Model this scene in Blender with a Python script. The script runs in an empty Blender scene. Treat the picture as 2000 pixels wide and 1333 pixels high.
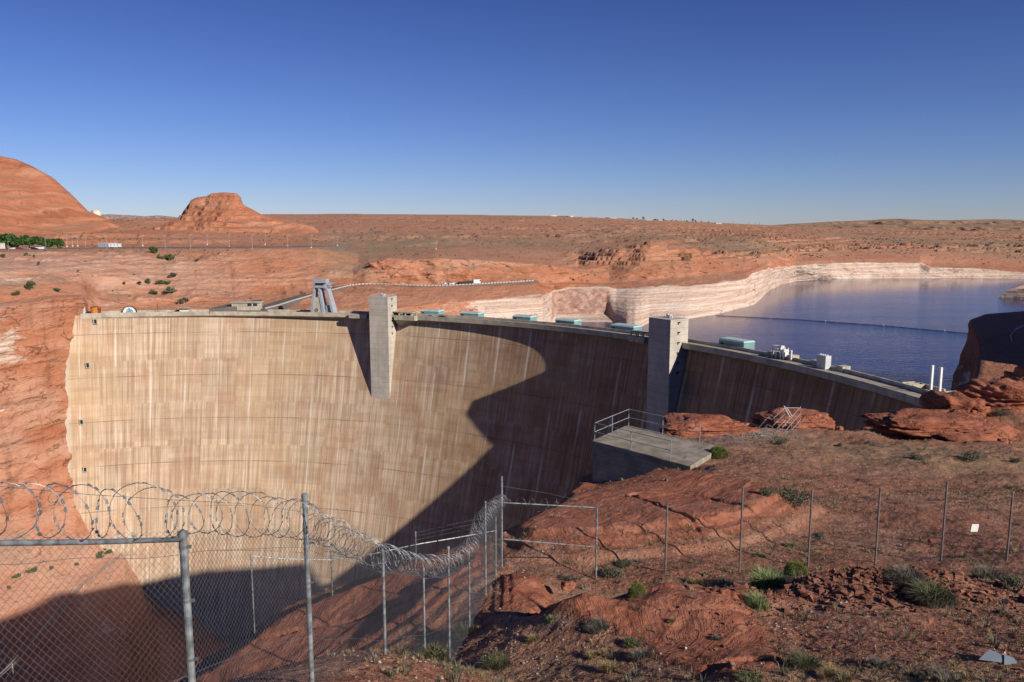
import bpy, bmesh, math, random
import numpy as np
from mathutils import Vector
random.seed(7); RNG = np.random.default_rng(7)
scn = bpy.context.scene
COL = scn.collection
# ------------------------------------------------------------------ camera model (metres, dam crest = 0)
F = 1556.0; TH = math.radians(8.19); CZ = 46.9
CT, ST = math.cos(TH), math.sin(TH)
def ray(px, py):
    y = py-666.5
    return np.array([px-1000.0, F*CT-y*ST, -F*ST-y*CT])
def P(px, py, Y):
    d = ray(px, py); d = d*(Y/d[1]); d[2] += CZ; return d
def PZ(px, py, z):
    d = ray(px, py); t = (z-CZ)/d[2]; return np.array([d[0]*t, d[1]*t, z])
def proj(x, y, z):
    z = z-CZ; f = y*CT-z*ST; dn = -y*ST-z*CT
    return 1000+F*x/f, 666.5+F*dn/f
# ------------------------------------------------------------------ noise
def _h(ix, iy, iz, s):
    h = (ix*np.int64(374761393)+iy*np.int64(668265263)+iz*np.int64(2147483647)+np.int64(s)*np.int64(1274126177)) & 0xffffffff
    h = ((h ^ (h >> 13))*1274126177) & 0xffffffff
    h = ((h ^ (h >> 16))*2246822519) & 0xffffffff
    return ((h ^ (h >> 15)) & 0xffffff)/float(0xffffff)
def vn(x, y, z, s=0):
    x, y, z = np.broadcast_arrays(np.asarray(x, float), np.asarray(y, float), np.asarray(z, float))
    ix, iy, iz = np.floor(x).astype(np.int64), np.floor(y).astype(np.int64), np.floor(z).astype(np.int64)
    fx, fy, fz = x-ix, y-iy, z-iz
    fx, fy, fz = [t*t*t*(t*(t*6-15)+10) for t in (fx, fy, fz)]
    r = 0
    for a in (0, 1):
        for b in (0, 1):
            for c in (0, 1):
                r = r+_h(ix+a, iy+b, iz+c, s)*(fx if a else 1-fx)*(fy if b else 1-fy)*(fz if c else 1-fz)
    return r*2-1
def fbm(x, y, z=0.0, o=5, s=0, g=0.5):
    r, a, t = 0, 1.0, 0
    for k in range(o):
        r = r+a*vn(x*2.03**k+17.3*k, y*2.03**k-9.1*k, z*2.03**k+4.7*k, s+k); t += a; a *= g
    return r/t
def ridge(x, y, z=0.0, o=4, s=0):
    r, a, t = 0, 1.0, 0
    for k in range(o):
        r = r+a*(1-np.abs(vn(x*2.1**k+3.3*k, y*2.1**k+5.1*k, z*2.1**k, s+k))*2); t += a; a *= .5
    return r/t
def ss(a, b, x):
    t = np.clip((x-a)/(b-a), 0, 1); return t*t*(3-2*t)
def terrace(z, step, k=.75, n=0.0):
    q = (z+n)/step; f = q-np.floor(q)
    f2 = ss(.5-.5*(1-k), .5+.5*(1-k), f)
    return (np.floor(q)+f2)*step-n
# ------------------------------------------------------------------ object helpers
def tag(o, label=None, cat=None, group=None, kind=None):
    if label: o['label'] = label
    if cat: o['category'] = cat
    if group: o['group'] = group
    if kind: o['kind'] = kind
    return o
def npmesh(name, V, Fc, mat=None, parent=None, smooth=True, uv=None, col=None):
    me = bpy.data.meshes.new(name)
    V = np.asarray(V, np.float32); Fc = np.asarray(Fc, np.int32)
    n, k = Fc.shape
    me.vertices.add(len(V)); me.vertices.foreach_set('co', V.ravel())
    me.loops.add(n*k); me.loops.foreach_set('vertex_index', Fc.ravel())
    me.polygons.add(n); me.polygons.foreach_set('loop_start', np.arange(0, n*k, k, dtype=np.int32))
    me.polygons.foreach_set('use_smooth', np.full(n, smooth, bool))
    if uv is not None:
        l = me.uv_layers.new(name='UVMap'); l.data.foreach_set('uv', np.asarray(uv, np.float32)[Fc.ravel()].ravel())
    if col is not None:
        a = me.attributes.new('mask', 'FLOAT_COLOR', 'POINT'); a.data.foreach_set('color', np.asarray(col, np.float32).ravel())
    me.update(calc_edges=True); me.validate()
    if mat: me.materials.append(mat)
    o = bpy.data.objects.new(name, me); COL.objects.link(o)
    if parent: o.parent = parent
    return o
def gridfaces(nr, nc):
    i = np.arange(nr-1)[:, None]*nc+np.arange(nc-1)[None, :]
    return np.stack([i, i+1, i+nc+1, i+nc], -1).reshape(-1, 4)
def empty(name, loc=(0, 0, 0), rz=0.0, **k):
    o = bpy.data.objects.new(name, None); COL.objects.link(o); o.location = tuple(float(v) for v in loc)
    o.rotation_euler = (0, 0, rz); o.empty_display_size = .3
    return tag(o, **k)
class MB:
    """collects shapes and links them as ONE mesh object"""
    def __init__(s): s.v = []; s.f = []; s.n = 0
    def add(s, V, Fs):
        s.v.append(np.asarray(V, float).reshape(-1, 3)); s.f += [tuple(int(i)+s.n for i in f) for f in Fs]; s.n += len(s.v[-1]); return s
    def box(s, x0, y0, z0, x1, y1, z1, m=None):
        V = [(x, y, z) for z in (z0, z1) for y in (y0, y1) for x in (x0, x1)]
        if m: V = [m(v) for v in V]
        return s.add(V, [(0, 2, 3, 1), (4, 5, 7, 6), (0, 1, 5, 4), (2, 6, 7, 3), (0, 4, 6, 2), (1, 3, 7, 5)])
    def tube(s, pts, r, n=6, cap=True):
        pts = np.asarray(pts, float); m = len(pts); V = []
        rr = np.full(m, r) if np.isscalar(r) else np.asarray(r)
        T = np.gradient(pts, axis=0); T /= np.linalg.norm(T, axis=1)[:, None]+1e-12
        up = np.array([0, 0, 1.0]) if abs(T[0][2]) < .9 else np.array([1.0, 0, 0])
        for i in range(m):
            a = np.cross(T[i], up); a /= np.linalg.norm(a)+1e-12; b = np.cross(T[i], a)
            up = -np.cross(T[i], a) if False else up
            for k in range(n):
                w = 2*math.pi*k/n; V.append(pts[i]+rr[i]*(math.cos(w)*a+math.sin(w)*b))
        Fs = [(i*n+k, i*n+(k+1) % n, (i+1)*n+(k+1) % n, (i+1)*n+k) for i in range(m-1) for k in range(n)]
        if cap: Fs += [tuple(range(n))[::-1], tuple((m-1)*n+k for k in range(n))]
        return s.add(V, Fs)
    def prism(s, poly, z0, z1):
        n = len(poly); V = [(p[0], p[1], z0) for p in poly]+[(p[0], p[1], z1) for p in poly]
        return s.add(V, [tuple(range(n))[::-1], tuple(range(n, 2*n))]+[(i, (i+1) % n, n+(i+1) % n, n+i) for i in range(n)])
    def build(s, name, mat, parent=None, smooth=False, bevel=0):
        me = bpy.data.meshes.new(name); me.from_pydata([tuple(v) for v in np.concatenate(s.v)], [], s.f); me.update()
        if smooth: me.polygons.foreach_set('use_smooth', [True]*len(me.polygons))
        me.materials.append(mat)
        o = bpy.data.objects.new(name, me); COL.objects.link(o)
        if parent: o.parent = parent
        if bevel:
            b = o.modifiers.new('bevel', 'BEVEL'); b.width = bevel; b.segments = 1; b.limit_method = 'ANGLE'
        return o
def copy_tree(o, loc, rz, label, group=None, scale=None):
    r = o.copy(); COL.objects.link(r); r.location = tuple(float(v) for v in loc); r.rotation_euler = (0, 0, rz); r['label'] = label
    if group: r['group'] = group
    if scale: r.scale = scale
    for ch in list(o.children):
        c = ch.copy(); COL.objects.link(c); c.parent = r
        for g in ch.children:
            d = g.copy(); COL.objects.link(d); d.parent = c
    return r
ORD = ['first', 'second', 'third', 'fourth', 'fifth', 'sixth', 'seventh', 'eighth', 'ninth', 'tenth', 'eleventh', 'twelfth', 'thirteenth', 'fourteenth', 'fifteenth', 'sixteenth', 'seventeenth']
# ------------------------------------------------------------------ materials
class NT:
    def __init__(s, name):
        s.m = bpy.data.materials.new(name); s.m.use_nodes = True; s.t = s.m.node_tree; s.n = s.t.nodes; s.l = s.t.links
        s.b = s.n['Principled BSDF']; s.out = s.n['Material Output']; s.b.inputs['Roughness'].default_value = .9
        s.b.inputs['Specular IOR Level'].default_value = .15
    def node(s, t, **k):
        n = s.n.new(t)
        for a, v in k.items(): setattr(n, a, v)
        return n
    def put(s, sock, v):
        if isinstance(v, bpy.types.NodeSocket): s.l.new(v, sock)
        elif v is not None: sock.default_value = v
    def pos(s): return s.node('ShaderNodeNewGeometry').outputs['Position']
    def obj(s): return s.node('ShaderNodeTexCoord').outputs['Object']
    def uv(s): return s.node('ShaderNodeTexCoord').outputs['UV']
    def scale(s, v, sc):
        n = s.node('ShaderNodeVectorMath', operation='MULTIPLY'); s.put(n.inputs[0], v); n.inputs[1].default_value = sc; return n.outputs[0]
    def vadd(s, a, b):
        n = s.node('ShaderNodeVectorMath', operation='ADD'); s.put(n.inputs[0], a); s.put(n.inputs[1], b); return n.outputs[0]
    def noise(s, v, sc=1.0, det=4, rough=.55, dist=0.0, out='Fac'):
        n = s.node('ShaderNodeTexNoise'); s.put(n.inputs['Vector'], v); n.inputs['Scale'].default_value = sc
        n.inputs['Detail'].default_value = det; n.inputs['Roughness'].default_value = rough; n.inputs['Distortion'].default_value = dist
        return n.outputs[out]
    def vor(s, v, sc=1.0, feature='F1', out='Distance', rnd=1.0):
        n = s.node('ShaderNodeTexVoronoi', feature=feature); s.put(n.inputs['Vector'], v); n.inputs['Scale'].default_value = sc
        n.inputs['Randomness'].default_value = rnd
        return n.outputs[out]
    def math(s, op, a, b=None, c=None, clamp=False):
        n = s.node('ShaderNodeMath', operation=op, use_clamp=clamp); s.put(n.inputs[0], a)
        if b is not None: s.put(n.inputs[1], b)
        if c is not None: s.put(n.inputs[2], c)
        return n.outputs[0]
    def ramp(s, f, stops, interp='LINEAR'):
        n = s.node('ShaderNodeValToRGB'); n.color_ramp.interpolation = interp
        e = n.color_ramp.elements
        while len(e) < len(stops): e.new(.5)
        for q, (p, c) in zip(e, stops):
            q.position = p; q.color = (c, c, c, 1) if isinstance(c, (int, float)) else (*c, 1)
        s.put(n.inputs[0], f); return n.outputs['Color']
    def mapr(s, f, a, b, c=0.0, d=1.0):
        n = s.node('ShaderNodeMapRange', interpolation_type='SMOOTHSTEP'); s.put(n.inputs[0], f)
        for i, v in zip((1, 2, 3, 4), (a, b, c, d)): n.inputs[i].default_value = v
        return n.outputs[0]
    def mix(s, f, a, b, mode='MIX'):
        n = s.node('ShaderNodeMix', data_type='RGBA', blend_type=mode); s.put(n.inputs[0], f)
        for k, v in ((6, a), (7, b)):
            s.put(n.inputs[k], (*v, 1) if isinstance(v, tuple) else v)
        return n.outputs[2]
    def sep(s, v):
        n = s.node('ShaderNodeSeparateXYZ'); s.put(n.inputs[0], v); return n.outputs
    def comb(s, x, y, z):
        n = s.node('ShaderNodeCombineXYZ'); s.put(n.inputs[0], x); s.put(n.inputs[1], y); s.put(n.inputs[2], z); return n.outputs[0]
    def nz(s): return s.sep(s.node('ShaderNodeNewGeometry').outputs['Normal'])[2]
    def bump(s, h, dist=1.0, strength=1.0, prev=None):
        n = s.node('ShaderNodeBump'); n.inputs['Strength'].default_value = strength; n.inputs['Distance'].default_value = dist
        s.put(n.inputs['Height'], h)
        if prev is not None: s.l.new(prev, n.inputs['Normal'])
        return n.outputs[0]
    def color(s, c, bump=None):
        s.put(s.b.inputs['Base Color'], (*c, 1) if isinstance(c, tuple) else c)
        if bump is not None: s.l.new(bump, s.b.inputs['Normal'])
        return s.m
def flatmat(name, c, rough=.8, metal=0.0, var=.15, sc=3.0, spec=.3):
    t = NT(name); t.b.inputs['Roughness'].default_value = rough; t.b.inputs['Metallic'].default_value = metal; t.b.inputs['Specular IOR Level'].default_value = spec
    n = t.noise(t.obj(), sc, 5)
    return t.color(t.mix(t.mapr(n, .3, .7), tuple(v*(1-var) for v in c), tuple(min(1, v*(1+var)) for v in c)))

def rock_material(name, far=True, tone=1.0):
    t = NT(name); p = t.pos(); x, y, z = t.sep(p)
    nzv = t.nz()
    if far:
        warp = t.noise(t.scale(p, (.012, .012, .03)), 1.0, 4)
        zz = t.math('ADD', t.math('MULTIPLY', z, .16), t.math('MULTIPLY', warp, 6.0))
        strata = t.noise(t.comb(t.math('MULTIPLY', x, .006), t.math('MULTIPLY', y, .006), zz), 1.0, 5, .6)
        big = t.noise(t.scale(p, (.006, .006, .02)), 1.0, 5)
        med = t.noise(t.scale(p, (.05, .05, .12)), 1.0, 6, .65)
        streak = t.noise(t.scale(p, (.22, .22, .018)), 1.0, 5, .6)
        fine = t.noise(t.scale(p, (.5, .5, .9)), 1.0, 5, .7)
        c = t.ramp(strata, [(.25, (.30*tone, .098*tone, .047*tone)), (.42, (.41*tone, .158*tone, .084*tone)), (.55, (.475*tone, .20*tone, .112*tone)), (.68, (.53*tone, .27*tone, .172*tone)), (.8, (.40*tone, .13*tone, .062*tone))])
        c = t.mix(t.mapr(big, .5, .7, 0, .55), c, (.56*tone, .32*tone, .225*tone))       # pinkish bleached areas
        c = t.mix(t.mapr(med, .48, .72, 0, .45), c, (.34*tone, .115*tone, .058*tone))
        steep = t.mapr(nzv, .45, .8, 1, 0)
        dk = t.math('MULTIPLY', t.mapr(streak, .52, .68, 0, .55), steep)
        c = t.mix(dk, c, (.20, .075, .045))
        # flats: sand plus scrub
        flat = t.mapr(nzv, .86, .985, 0, 1)
        sand = t.mix(fine, (.40*tone, .188*tone, .112*tone), (.55*tone, .275*tone, .172*tone))
        c = t.mix(t.math('MULTIPLY', flat, t.mapr(big, .35, .6, .35, .9)), c, sand)
        at = t.node('ShaderNodeAttribute', attribute_name='mask'); mr, mg, mb = t.sep(at.outputs['Color'])
        c = t.mix(t.math('MULTIPLY', t.math('SUBTRACT', 1.0, at.outputs['Alpha'], None, True), t.mapr(med, .3, .6, .25, 1.0)), c, (.52, .31, .225))
        scr = t.noise(t.scale(p, (.10, .04, .1)), 1.0, 6, .8)
        c = t.mix(t.math('MULTIPLY', t.mapr(scr, .36, .6, .1, .85), mg, None, True), c, (.235, .205, .135))
        # speckle of scrub plants seen from afar
        sp = t.vor(t.scale(p, (.16, .16, .05)), 1.0)
        spm = t.math('MULTIPLY', t.mapr(sp, .12, .22, 1, 0), t.math('MULTIPLY', t.mapr(med, .45, .6), t.math('ADD', t.math('MULTIPLY', flat, .35), t.math('MULTIPLY', mg, .3))), None, True)
        c = t.mix(spm, c, (.12, .11, .06))
        # bleached water-line band
        bn = t.noise(t.scale(p, (.018, .018, .06)), 1.0, 7, .72)
        wl = t.math('ADD', mr, t.math('MULTIPLY', t.math('SUBTRACT', bn, .5), 2.8))
        lines = t.noise(t.comb(t.math('MULTIPLY', x, .012), t.math('MULTIPLY', y, .012), t.math('MULTIPLY', z, .9)), 1.0, 3)
        wcol = t.mix(t.mapr(lines, .4, .62), (.52, .35, .265), (.67, .54, .445))
        wcol = t.mix(t.mapr(streak, .56, .72, 0, .55), wcol, (.50, .24, .15))
        c = t.mix(t.mapr(wl, .38, .62), c, wcol)
        # excavated grey-brown alcove
        acol = t.mix(t.mapr(streak, .4, .6), (.36, .20, .15), (.50, .33, .26))
        c = t.mix(mb, c, acol)
        # cracks
        cr = t.vor(t.vadd(t.scale(p, (.02, .02, .05)), t.noise(t.scale(p, (.05, .05, .1)), 1.0, 4, .6, 0, 'Color')), 1.0, 'DISTANCE_TO_EDGE')
        crk = t.math('MULTIPLY', t.mapr(cr, .004, .022, 1, 0), t.math('MULTIPLY', steep, t.mapr(med, .42, .56)))
        c = t.mix(t.math('MULTIPLY', crk, .75), c, (.13, .045, .03))
        b1 = t.bump(med, 5.0, .7); b2 = t.bump(fine, 1.2, .8, b1)
        b3 = t.bump(strata, 3.0, .7, b2)
        return t.color(c, b3)
    else:
        warp = t.noise(t.scale(p, (.35, .35, .6)), 1.0, 4)
        cb = t.math('ADD', t.math('ADD', t.math('MULTIPLY', x, .9), t.math('MULTIPLY', y, -.55)), t.math('ADD', t.math('MULTIPLY', z, 3.2), t.math('MULTIPLY', warp, 2.6)))
        strata = t.noise(t.comb(cb, t.math('MULTIPLY', x, .12), t.math('MULTIPLY', y, .12)), 1.0, 6, .65)
        med = t.noise(p, .5, 6, .65); fine = t.noise(p, 7.0, 5, .7)
        c = t.ramp(strata, [(.28, (.20*tone, .062*tone, .036*tone)), (.45, (.31*tone, .105*tone, .06*tone)), (.58, (.36*tone, .135*tone, .082*tone)), (.72, (.27*tone, .085*tone, .048*tone))])
        c = t.mix(t.mapr(med, .45, .7, 0, .5), c, (.37*tone, .165*tone, .11*tone))
        c = t.mix(t.mapr(fine, .6, .75, 0, .4), c, (.16, .05, .03))
        cr = t.vor(t.vadd(t.scale(p, (.28, .28, .5)), t.noise(p, 1.2, 4, .6, 0, 'Color')), 1.0, 'DISTANCE_TO_EDGE')
        crk = t.mapr(cr, .0, .03, 1, 0)
        c = t.mix(t.math('MULTIPLY', crk, .6), c, (.10, .035, .025))
        b1 = t.bump(med, .5, .5); b2 = t.bump(strata, .22, .8, b1); b3 = t.bump(fine, .04, .6, b2)
        b4 = t.bump(t.mapr(cr, 0, .05), .12, .8, b3)
        return t.color(c, b4)

def near_ground_material():
    t = NT('desert_soil'); p = t.pos(); x, y, z = t.sep(p)
    at = t.node('ShaderNodeAttribute', attribute_name='mask'); mr, mg, mb = t.sep(at.outputs['Color'])
    n1 = t.noise(p, .22, 6, .6); n2 = t.noise(p, 1.3, 6, .7); n3 = t.noise(p, 9.0, 5, .75)
    v1 = t.vor(t.vadd(p, t.scale(t.noise(p, 3.0, 3, .5, 0, 'Color'), (.25, .25, .25))), 7.0); v2 = t.vor(p, 22.0, out='Color'); v3 = t.vor(p, 22.0)
    soil = t.mix(t.mapr(n1, .38, .62), (.30, .112, .062), (.345, .17, .108))
    soil = t.mix(t.mapr(n2, .4, .7), soil, (.15, .062, .04))
    hs = t.node('ShaderNodeSeparateColor'); t.put(hs.inputs[0], v2)
    soil = t.mix(t.math('MULTIPLY', t.mapr(hs.outputs[0], .55, .95), .55), soil, (.29, .165, .118))
    soil = t.mix(t.math('MULTIPLY', t.mapr(hs.outputs[1], .86, .9), .6), soil, (.38, .29, .235))
    soil = t.mix(t.math('MULTIPLY', mb, t.mapr(n2, .35, .6)), soil, (.25, .215, .19))      # grey crushed stone
    soil = t.mix(t.math('MULTIPLY', mg, t.mapr(n2, .3, .55, .2, .8)), soil, (.27, .19, .115))   # straw-covered soil
    # bedrock with cross bedding
    warp = t.noise(t.scale(p, (.3, .3, .5)), 1.0, 4)
    cb = t.math('ADD', t.math('ADD', t.math('MULTIPLY', x, 1.5), t.math('MULTIPLY', y, -1.0)), t.math('ADD', t.math('MULTIPLY', z, 4.0), t.math('MULTIPLY', warp, 4.0)))
    st = t.noise(t.comb(cb, t.math('MULTIPLY', x, .15), t.math('MULTIPLY', y, .15)), 1.0, 7, .7)
    rock = t.ramp(st, [(.3, (.19, .062, .034)), (.45, (.30, .105, .06)), (.6, (.36, .145, .09)), (.75, (.26, .088, .05))])
    rock = t.mix(t.mapr(n2, .5, .75, 0, .5), rock, (.33, .155, .105))
    rock = t.mix(t.mapr(t.noise(t.comb(t.math('MULTIPLY', cb, 3.0), t.math('MULTIPLY', x, .25), t.math('MULTIPLY', y, .25)), 1.0, 4, .6), .56, .68, 0, .6), rock, (.13, .045, .028))
    cr = t.vor(t.vadd(t.scale(p, (.22, .22, .3)), t.scale(t.noise(p, .9, 4, .6, 0, 'Color'), (.9, .9, .9))), 1.0, 'DISTANCE_TO_EDGE')
    rock = t.mix(t.math('MULTIPLY', t.mapr(cr, .0, .02, 1, 0), t.mapr(n1, .4, .6, 0, .6)), rock, (.09, .035, .025))
    m = t.mapr(t.math('ADD', mr, t.math('MULTIPLY', t.math('SUBTRACT', n2, .5), .9)), .38, .58)
    c = t.mix(m, soil, rock)
    hs_ = t.math('ADD', t.math('MULTIPLY', t.mapr(v3, 0, .5, 1, 0), .02), t.math('MULTIPLY', t.mapr(v1, 0, .45, 1, 0), .035))
    hsoil = t.math('ADD', hs_, t.math('MULTIPLY', n3, .05))
    st2 = t.noise(t.comb(t.math('MULTIPLY', cb, 4.5), t.math('MULTIPLY', x, .35), t.math('MULTIPLY', y, .35)), 1.0, 5, .6); hrock = t.math('ADD', t.math('ADD', t.math('MULTIPLY', st, .20), t.math('MULTIPLY', st2, .07)), t.math('MULTIPLY', n3, .02))
    h = t.math('ADD', t.math('MULTIPLY', m, hrock), t.math('MULTIPLY', t.math('SUBTRACT', 1.0, m), hsoil))
    b1 = t.bump(n2, .25, .6); b2 = t.bump(h, 1.0, .9, b1)
    return t.color(c, b2)

def concrete_face_material():
    t = NT('dam_concrete'); uv = t.uv(); u, v, _ = t.sep(uv)
    def cell(a, s_): return t.math('FLOOR', t.math('DIVIDE', a, s_))
    def line(a, s_, w):
        f = t.math('FRACT', t.math('DIVIDE', a, s_)); return t.math('LESS_THAN', t.math('ABSOLUTE', t.math('SUBTRACT', f, .5)), w/s_/2)
    big = t.noise(t.comb(t.math('MULTIPLY', u, .012), t.math('MULTIPLY', v, .012), .0), 1.0, 4)
    rowk = cell(t.math('ADD', v, 3.0), 23.0); stv = t.noise(t.comb(t.math('ADD', t.math('MULTIPLY', u, .75), t.math('MULTIPLY', rowk, 3.7)), t.math('MULTIPLY', v, .02), t.math('MULTIPLY', cell(u, 18.3), 1.7)), 1.0, 6, .7)
    stf = t.noise(t.comb(t.math('MULTIPLY', u, 1.6), t.math('MULTIPLY', v, .05), 9.0), 1.0, 4, .6)
    sth = t.noise(t.comb(t.math('MULTIPLY', u, .03), t.math('MULTIPLY', v, .5), 5.0), 1.0, 5, .6)
    blk = t.node('ShaderNodeTexWhiteNoise', noise_dimensions='2D'); t.put(blk.inputs[0], t.comb(cell(u, 18.3), cell(v, 2.3), 0.0))
    blk2 = t.node('ShaderNodeTexWhiteNoise', noise_dimensions='2D'); t.put(blk2.inputs[0], t.comb(cell(u, 18.3), cell(v, 23.0), 0.0))
    blot = t.noise(t.comb(t.math('MULTIPLY', u, .07), t.math('MULTIPLY', v, .05), 1.0), 1.0, 6, .65)
    c = t.mix(t.mapr(stv, .32, .68), (.35, .245, .165), (.62, .515, .40))
    c = t.mix(t.math('MULTIPLY', t.mapr(blot, .46, .62), t.mapr(stf, .35, .6, .25, .8)), c, (.42, .265, .175))
    c = t.mix(t.mapr(big, .52, .68, 0, .4), c, (.56, .42, .25))
    c = t.mix(t.mapr(t.math('MULTIPLY', t.mapr(stf, .55, .75), t.mapr(blot, .4, .6)), 0, 1, 0, .5), c, (.72, .62, .52))
    c = t.mix(t.math('MULTIPLY', t.mapr(sth, .54, .7), .22), c, (.36, .235, .16))
    gain = t.math('ADD', .86, t.math('ADD', t.math('MULTIPLY', blk.outputs[0], .16), t.math('MULTIPLY', blk2.outputs[0], .16)))
    g = t.node('ShaderNodeVectorMath', operation='SCALE'); t.put(g.inputs[0], c); t.put(g.inputs[3], gain); c = g.outputs[0]
    c = t.mix(t.mapr(t.math('ADD', u, t.math('MULTIPLY', t.math('SUBTRACT', blot, .5), 160.0)), 150, 330, 0, 1.0), c, t.mix(1.0, c, (.66, .56, .50), 'MULTIPLY'))  # browner stained concrete toward the right, darkened in colour to deepen the shade there
    # pale seepage streaks at vertical joints
    uj = t.math('ADD', u, t.math('MULTIPLY', t.noise(t.comb(.0, t.math('MULTIPLY', v, .06), 2.0), 1.0, 3), 1.2))
    fj = t.math('ABSOLUTE', t.math('SUBTRACT', t.math('FRACT', t.math('DIVIDE', uj, 18.3)), .5))
    sk = t.math('MULTIPLY', t.mapr(fj, .0, .06, 1, 0), t.mapr(t.noise(t.comb(t.math('MULTIPLY', cell(u, 9.1), 5.3), t.math('MULTIPLY', v, .03), 7.0), 1.0, 4), .42, .62))
    c = t.mix(t.math('MULTIPLY', sk, .62), c, (.80, .74, .67))
    jl = t.math('ADD', t.math('MULTIPLY', line(v, 2.3, .14), .16), t.math('MULTIPLY', line(v, 23.0, .4), .7), None, True)
    jl = t.math('MULTIPLY', jl, t.mapr(t.noise(t.comb(t.math('MULTIPLY', u, .05), t.math('MULTIPLY', v, .2), 0.0), 1.0, 3), .35, .6))
    c = t.mix(jl, c, (.22, .14, .09))
    c = t.mix(t.math('MULTIPLY', line(u, 18.3, .3), .42), c, (.24, .16, .11))
    c = t.mix(t.math('MULTIPLY', line(u, 2.3, .16), .10), c, (.28, .19, .12))
    c = t.mix(1.0, c, (.98, .92, .865), 'MULTIPLY')
    # clean newer strip at the abutment
    pad = t.mapr(t.math('ADD', u, t.math('MULTIPLY', stv, 3.0)), 3.0, 6.5, 1, 0)
    c = t.mix(t.math('MULTIPLY', pad, .7), c, (.53, .48, .40))
    b = t.bump(t.math('ADD', t.math('MULTIPLY', stf, .3), jl), .25, .5)
    return t.color(c, b)
def concrete_material(name, c=(.40, .35, .29), sc=.5, var=.22, boards=0.0):
    t = NT(name); p = t.obj(); x, y, z = t.sep(p)
    n1 = t.noise(p, sc, 6, .65); n2 = t.noise(t.scale(p, (1.4, 1.4, .12)), sc*2, 5, .65); n3 = t.noise(p, sc*16, 4, .7)
    k = t.mix(t.mapr(n1, .35, .65), tuple(v*(1-var) for v in c), tuple(v*(1+var) for v in c))
    k = t.mix(t.mapr(n2, .52, .75, 0, .5), k, tuple(v*.55 for v in c))
    k = t.mix(t.mapr(n3, .55, .75, 0, .25), k, tuple(v*.6 for v in c))
    h = n3
    if boards:
        f = t.math('FRACT', t.math('DIVIDE', z, boards)); ln = t.mapr(f, .0, .12, 1, 0)
        k = t.mix(t.math('MULTIPLY', ln, .45), k, tuple(v*.4 for v in c)); h = t.math('SUBTRACT', n3, ln)
    return t.color(k, t.bump(h, .02, .5))
def water_material():
    t = NT('lake_water'); p = t.pos()
    t.b.inputs['Base Color'].default_value = (.006, .020, .095, 1); t.b.inputs['Roughness'].default_value = .05
    t.b.inputs['IOR'].default_value = 1.33; t.b.inputs['Specular IOR Level'].default_value = .25
    w1 = t.noise(t.scale(p, (.16, .42, 1)), 1.0, 4, .6); w2 = t.noise(t.scale(p, (.6, 1.3, 1)), 1.0, 3, .6); py_ = t.sep(p)[1]; w3 = t.noise(t.scale(p, (.012, .03, 1)), 1.0, 3)
    h = t.math('ADD', t.math('MULTIPLY', w1, .7), t.math('MULTIPLY', w2, .25))
    h = t.math('MULTIPLY', t.math('MULTIPLY', h, t.mapr(w3, .35, .65, .85, 1.1)), t.mapr(py_, 300, 1000, 1.0, .22))
    t.l.new(t.bump(h, .55, .55), t.b.inputs['Normal'])
    return t.m
def leaf_material(name, a, b):
    t = NT(name); t.b.inputs['Roughness'].default_value = .8
    n = t.noise(t.pos(), 3.0, 3)
    g = t.node('ShaderNodeNewGeometry').outputs['Random Per Island']
    return t.color(t.mix(t.math('ADD', t.math('MULTIPLY', g, .7), t.math('MULTIPLY', n, .3)), a, b))

M = {}
M['rock'] = rock_material('sandstone_far')
M['mesa'] = rock_material('sandstone_mesa', tone=.9)
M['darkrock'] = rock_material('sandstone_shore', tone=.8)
M['bluff'] = rock_material('sandstone_bluff', far=False, tone=1.15)
M['soil'] = near_ground_material()
M['boulder'] = rock_material('sandstone_boulder', far=False, tone=.92)
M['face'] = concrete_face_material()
M['conc'] = concrete_material('weathered_concrete', (.44, .385, .30), .25)
M['tower'] = concrete_material('tower_concrete', (.47, .42, .36), .12, .14, 3.0)
M['slab'] = concrete_material('platform_concrete', (.27, .23, .185), .8, .28)
M['board'] = concrete_material('board_marked_concrete', (.30, .255, .20), 1.0, .2, .3)
M['asphalt'] = flatmat('asphalt', (.13, .11, .10), .9, 0, .15, .2)
M['roadtop'] = flatmat('worn_roadway', (.34, .30, .25), .9, 0, .12, .15)
M['steel'] = flatmat('galvanised_steel', (.27, .29, .30), .5, .5, .45, 9.0)
M['steel2'] = flatmat('weathered_galvanised_wire', (.21, .215, .225), .5, .5, .2, 6.0)
M['rust'] = flatmat('dull_steel_post', (.17, .155, .145), .6, .3, .25, 6.0)
M['teal'] = flatmat('teal_paint', (.16, .31, .32), .6, 0, .12, .4)
M['tealroof'] = flatmat('pale_teal_roof', (.40, .52, .50), .6, 0, .08, .4)
M['white'] = flatmat('white_paint', (.75, .75, .73), .6, 0, .06, .5)
M['cream'] = flatmat('cream_wall', (.66, .58, .48), .8, 0, .1, .3)
M['grey'] = flatmat('grey_painted_steel', (.36, .38, .42), .5, .1, .12, .6)
M['pipe'] = flatmat('dusty_grey_pipe', (.30, .26, .23), .7, 0, .15, 1.0)
M['barrier'] = flatmat('dusty_white_concrete', (.42, .37, .33), .8, 0, .12, .5)
M['lgrey'] = flatmat('light_grey_metal', (.55, .56, .58), .5, .1, .1, .6)
M['blue'] = flatmat('blue_grey_cladding', (.20, .27, .36), .6, 0, .1, .3)
M['dark'] = flatmat('dark_opening', (.02, .02, .022), .6, 0, .1, .3)
M['glass'] = flatmat('tinted_glass', (.03, .04, .05), .1, 0, .1, .3, .5)
M['orange'] = flatmat('rusty_orange_paint', (.50, .19, .03), .6, 0, .3, 1.0)
M['red'] = flatmat('dark_red_paint', (.22, .05, .03), .6, 0, .2, 1.0)
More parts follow.
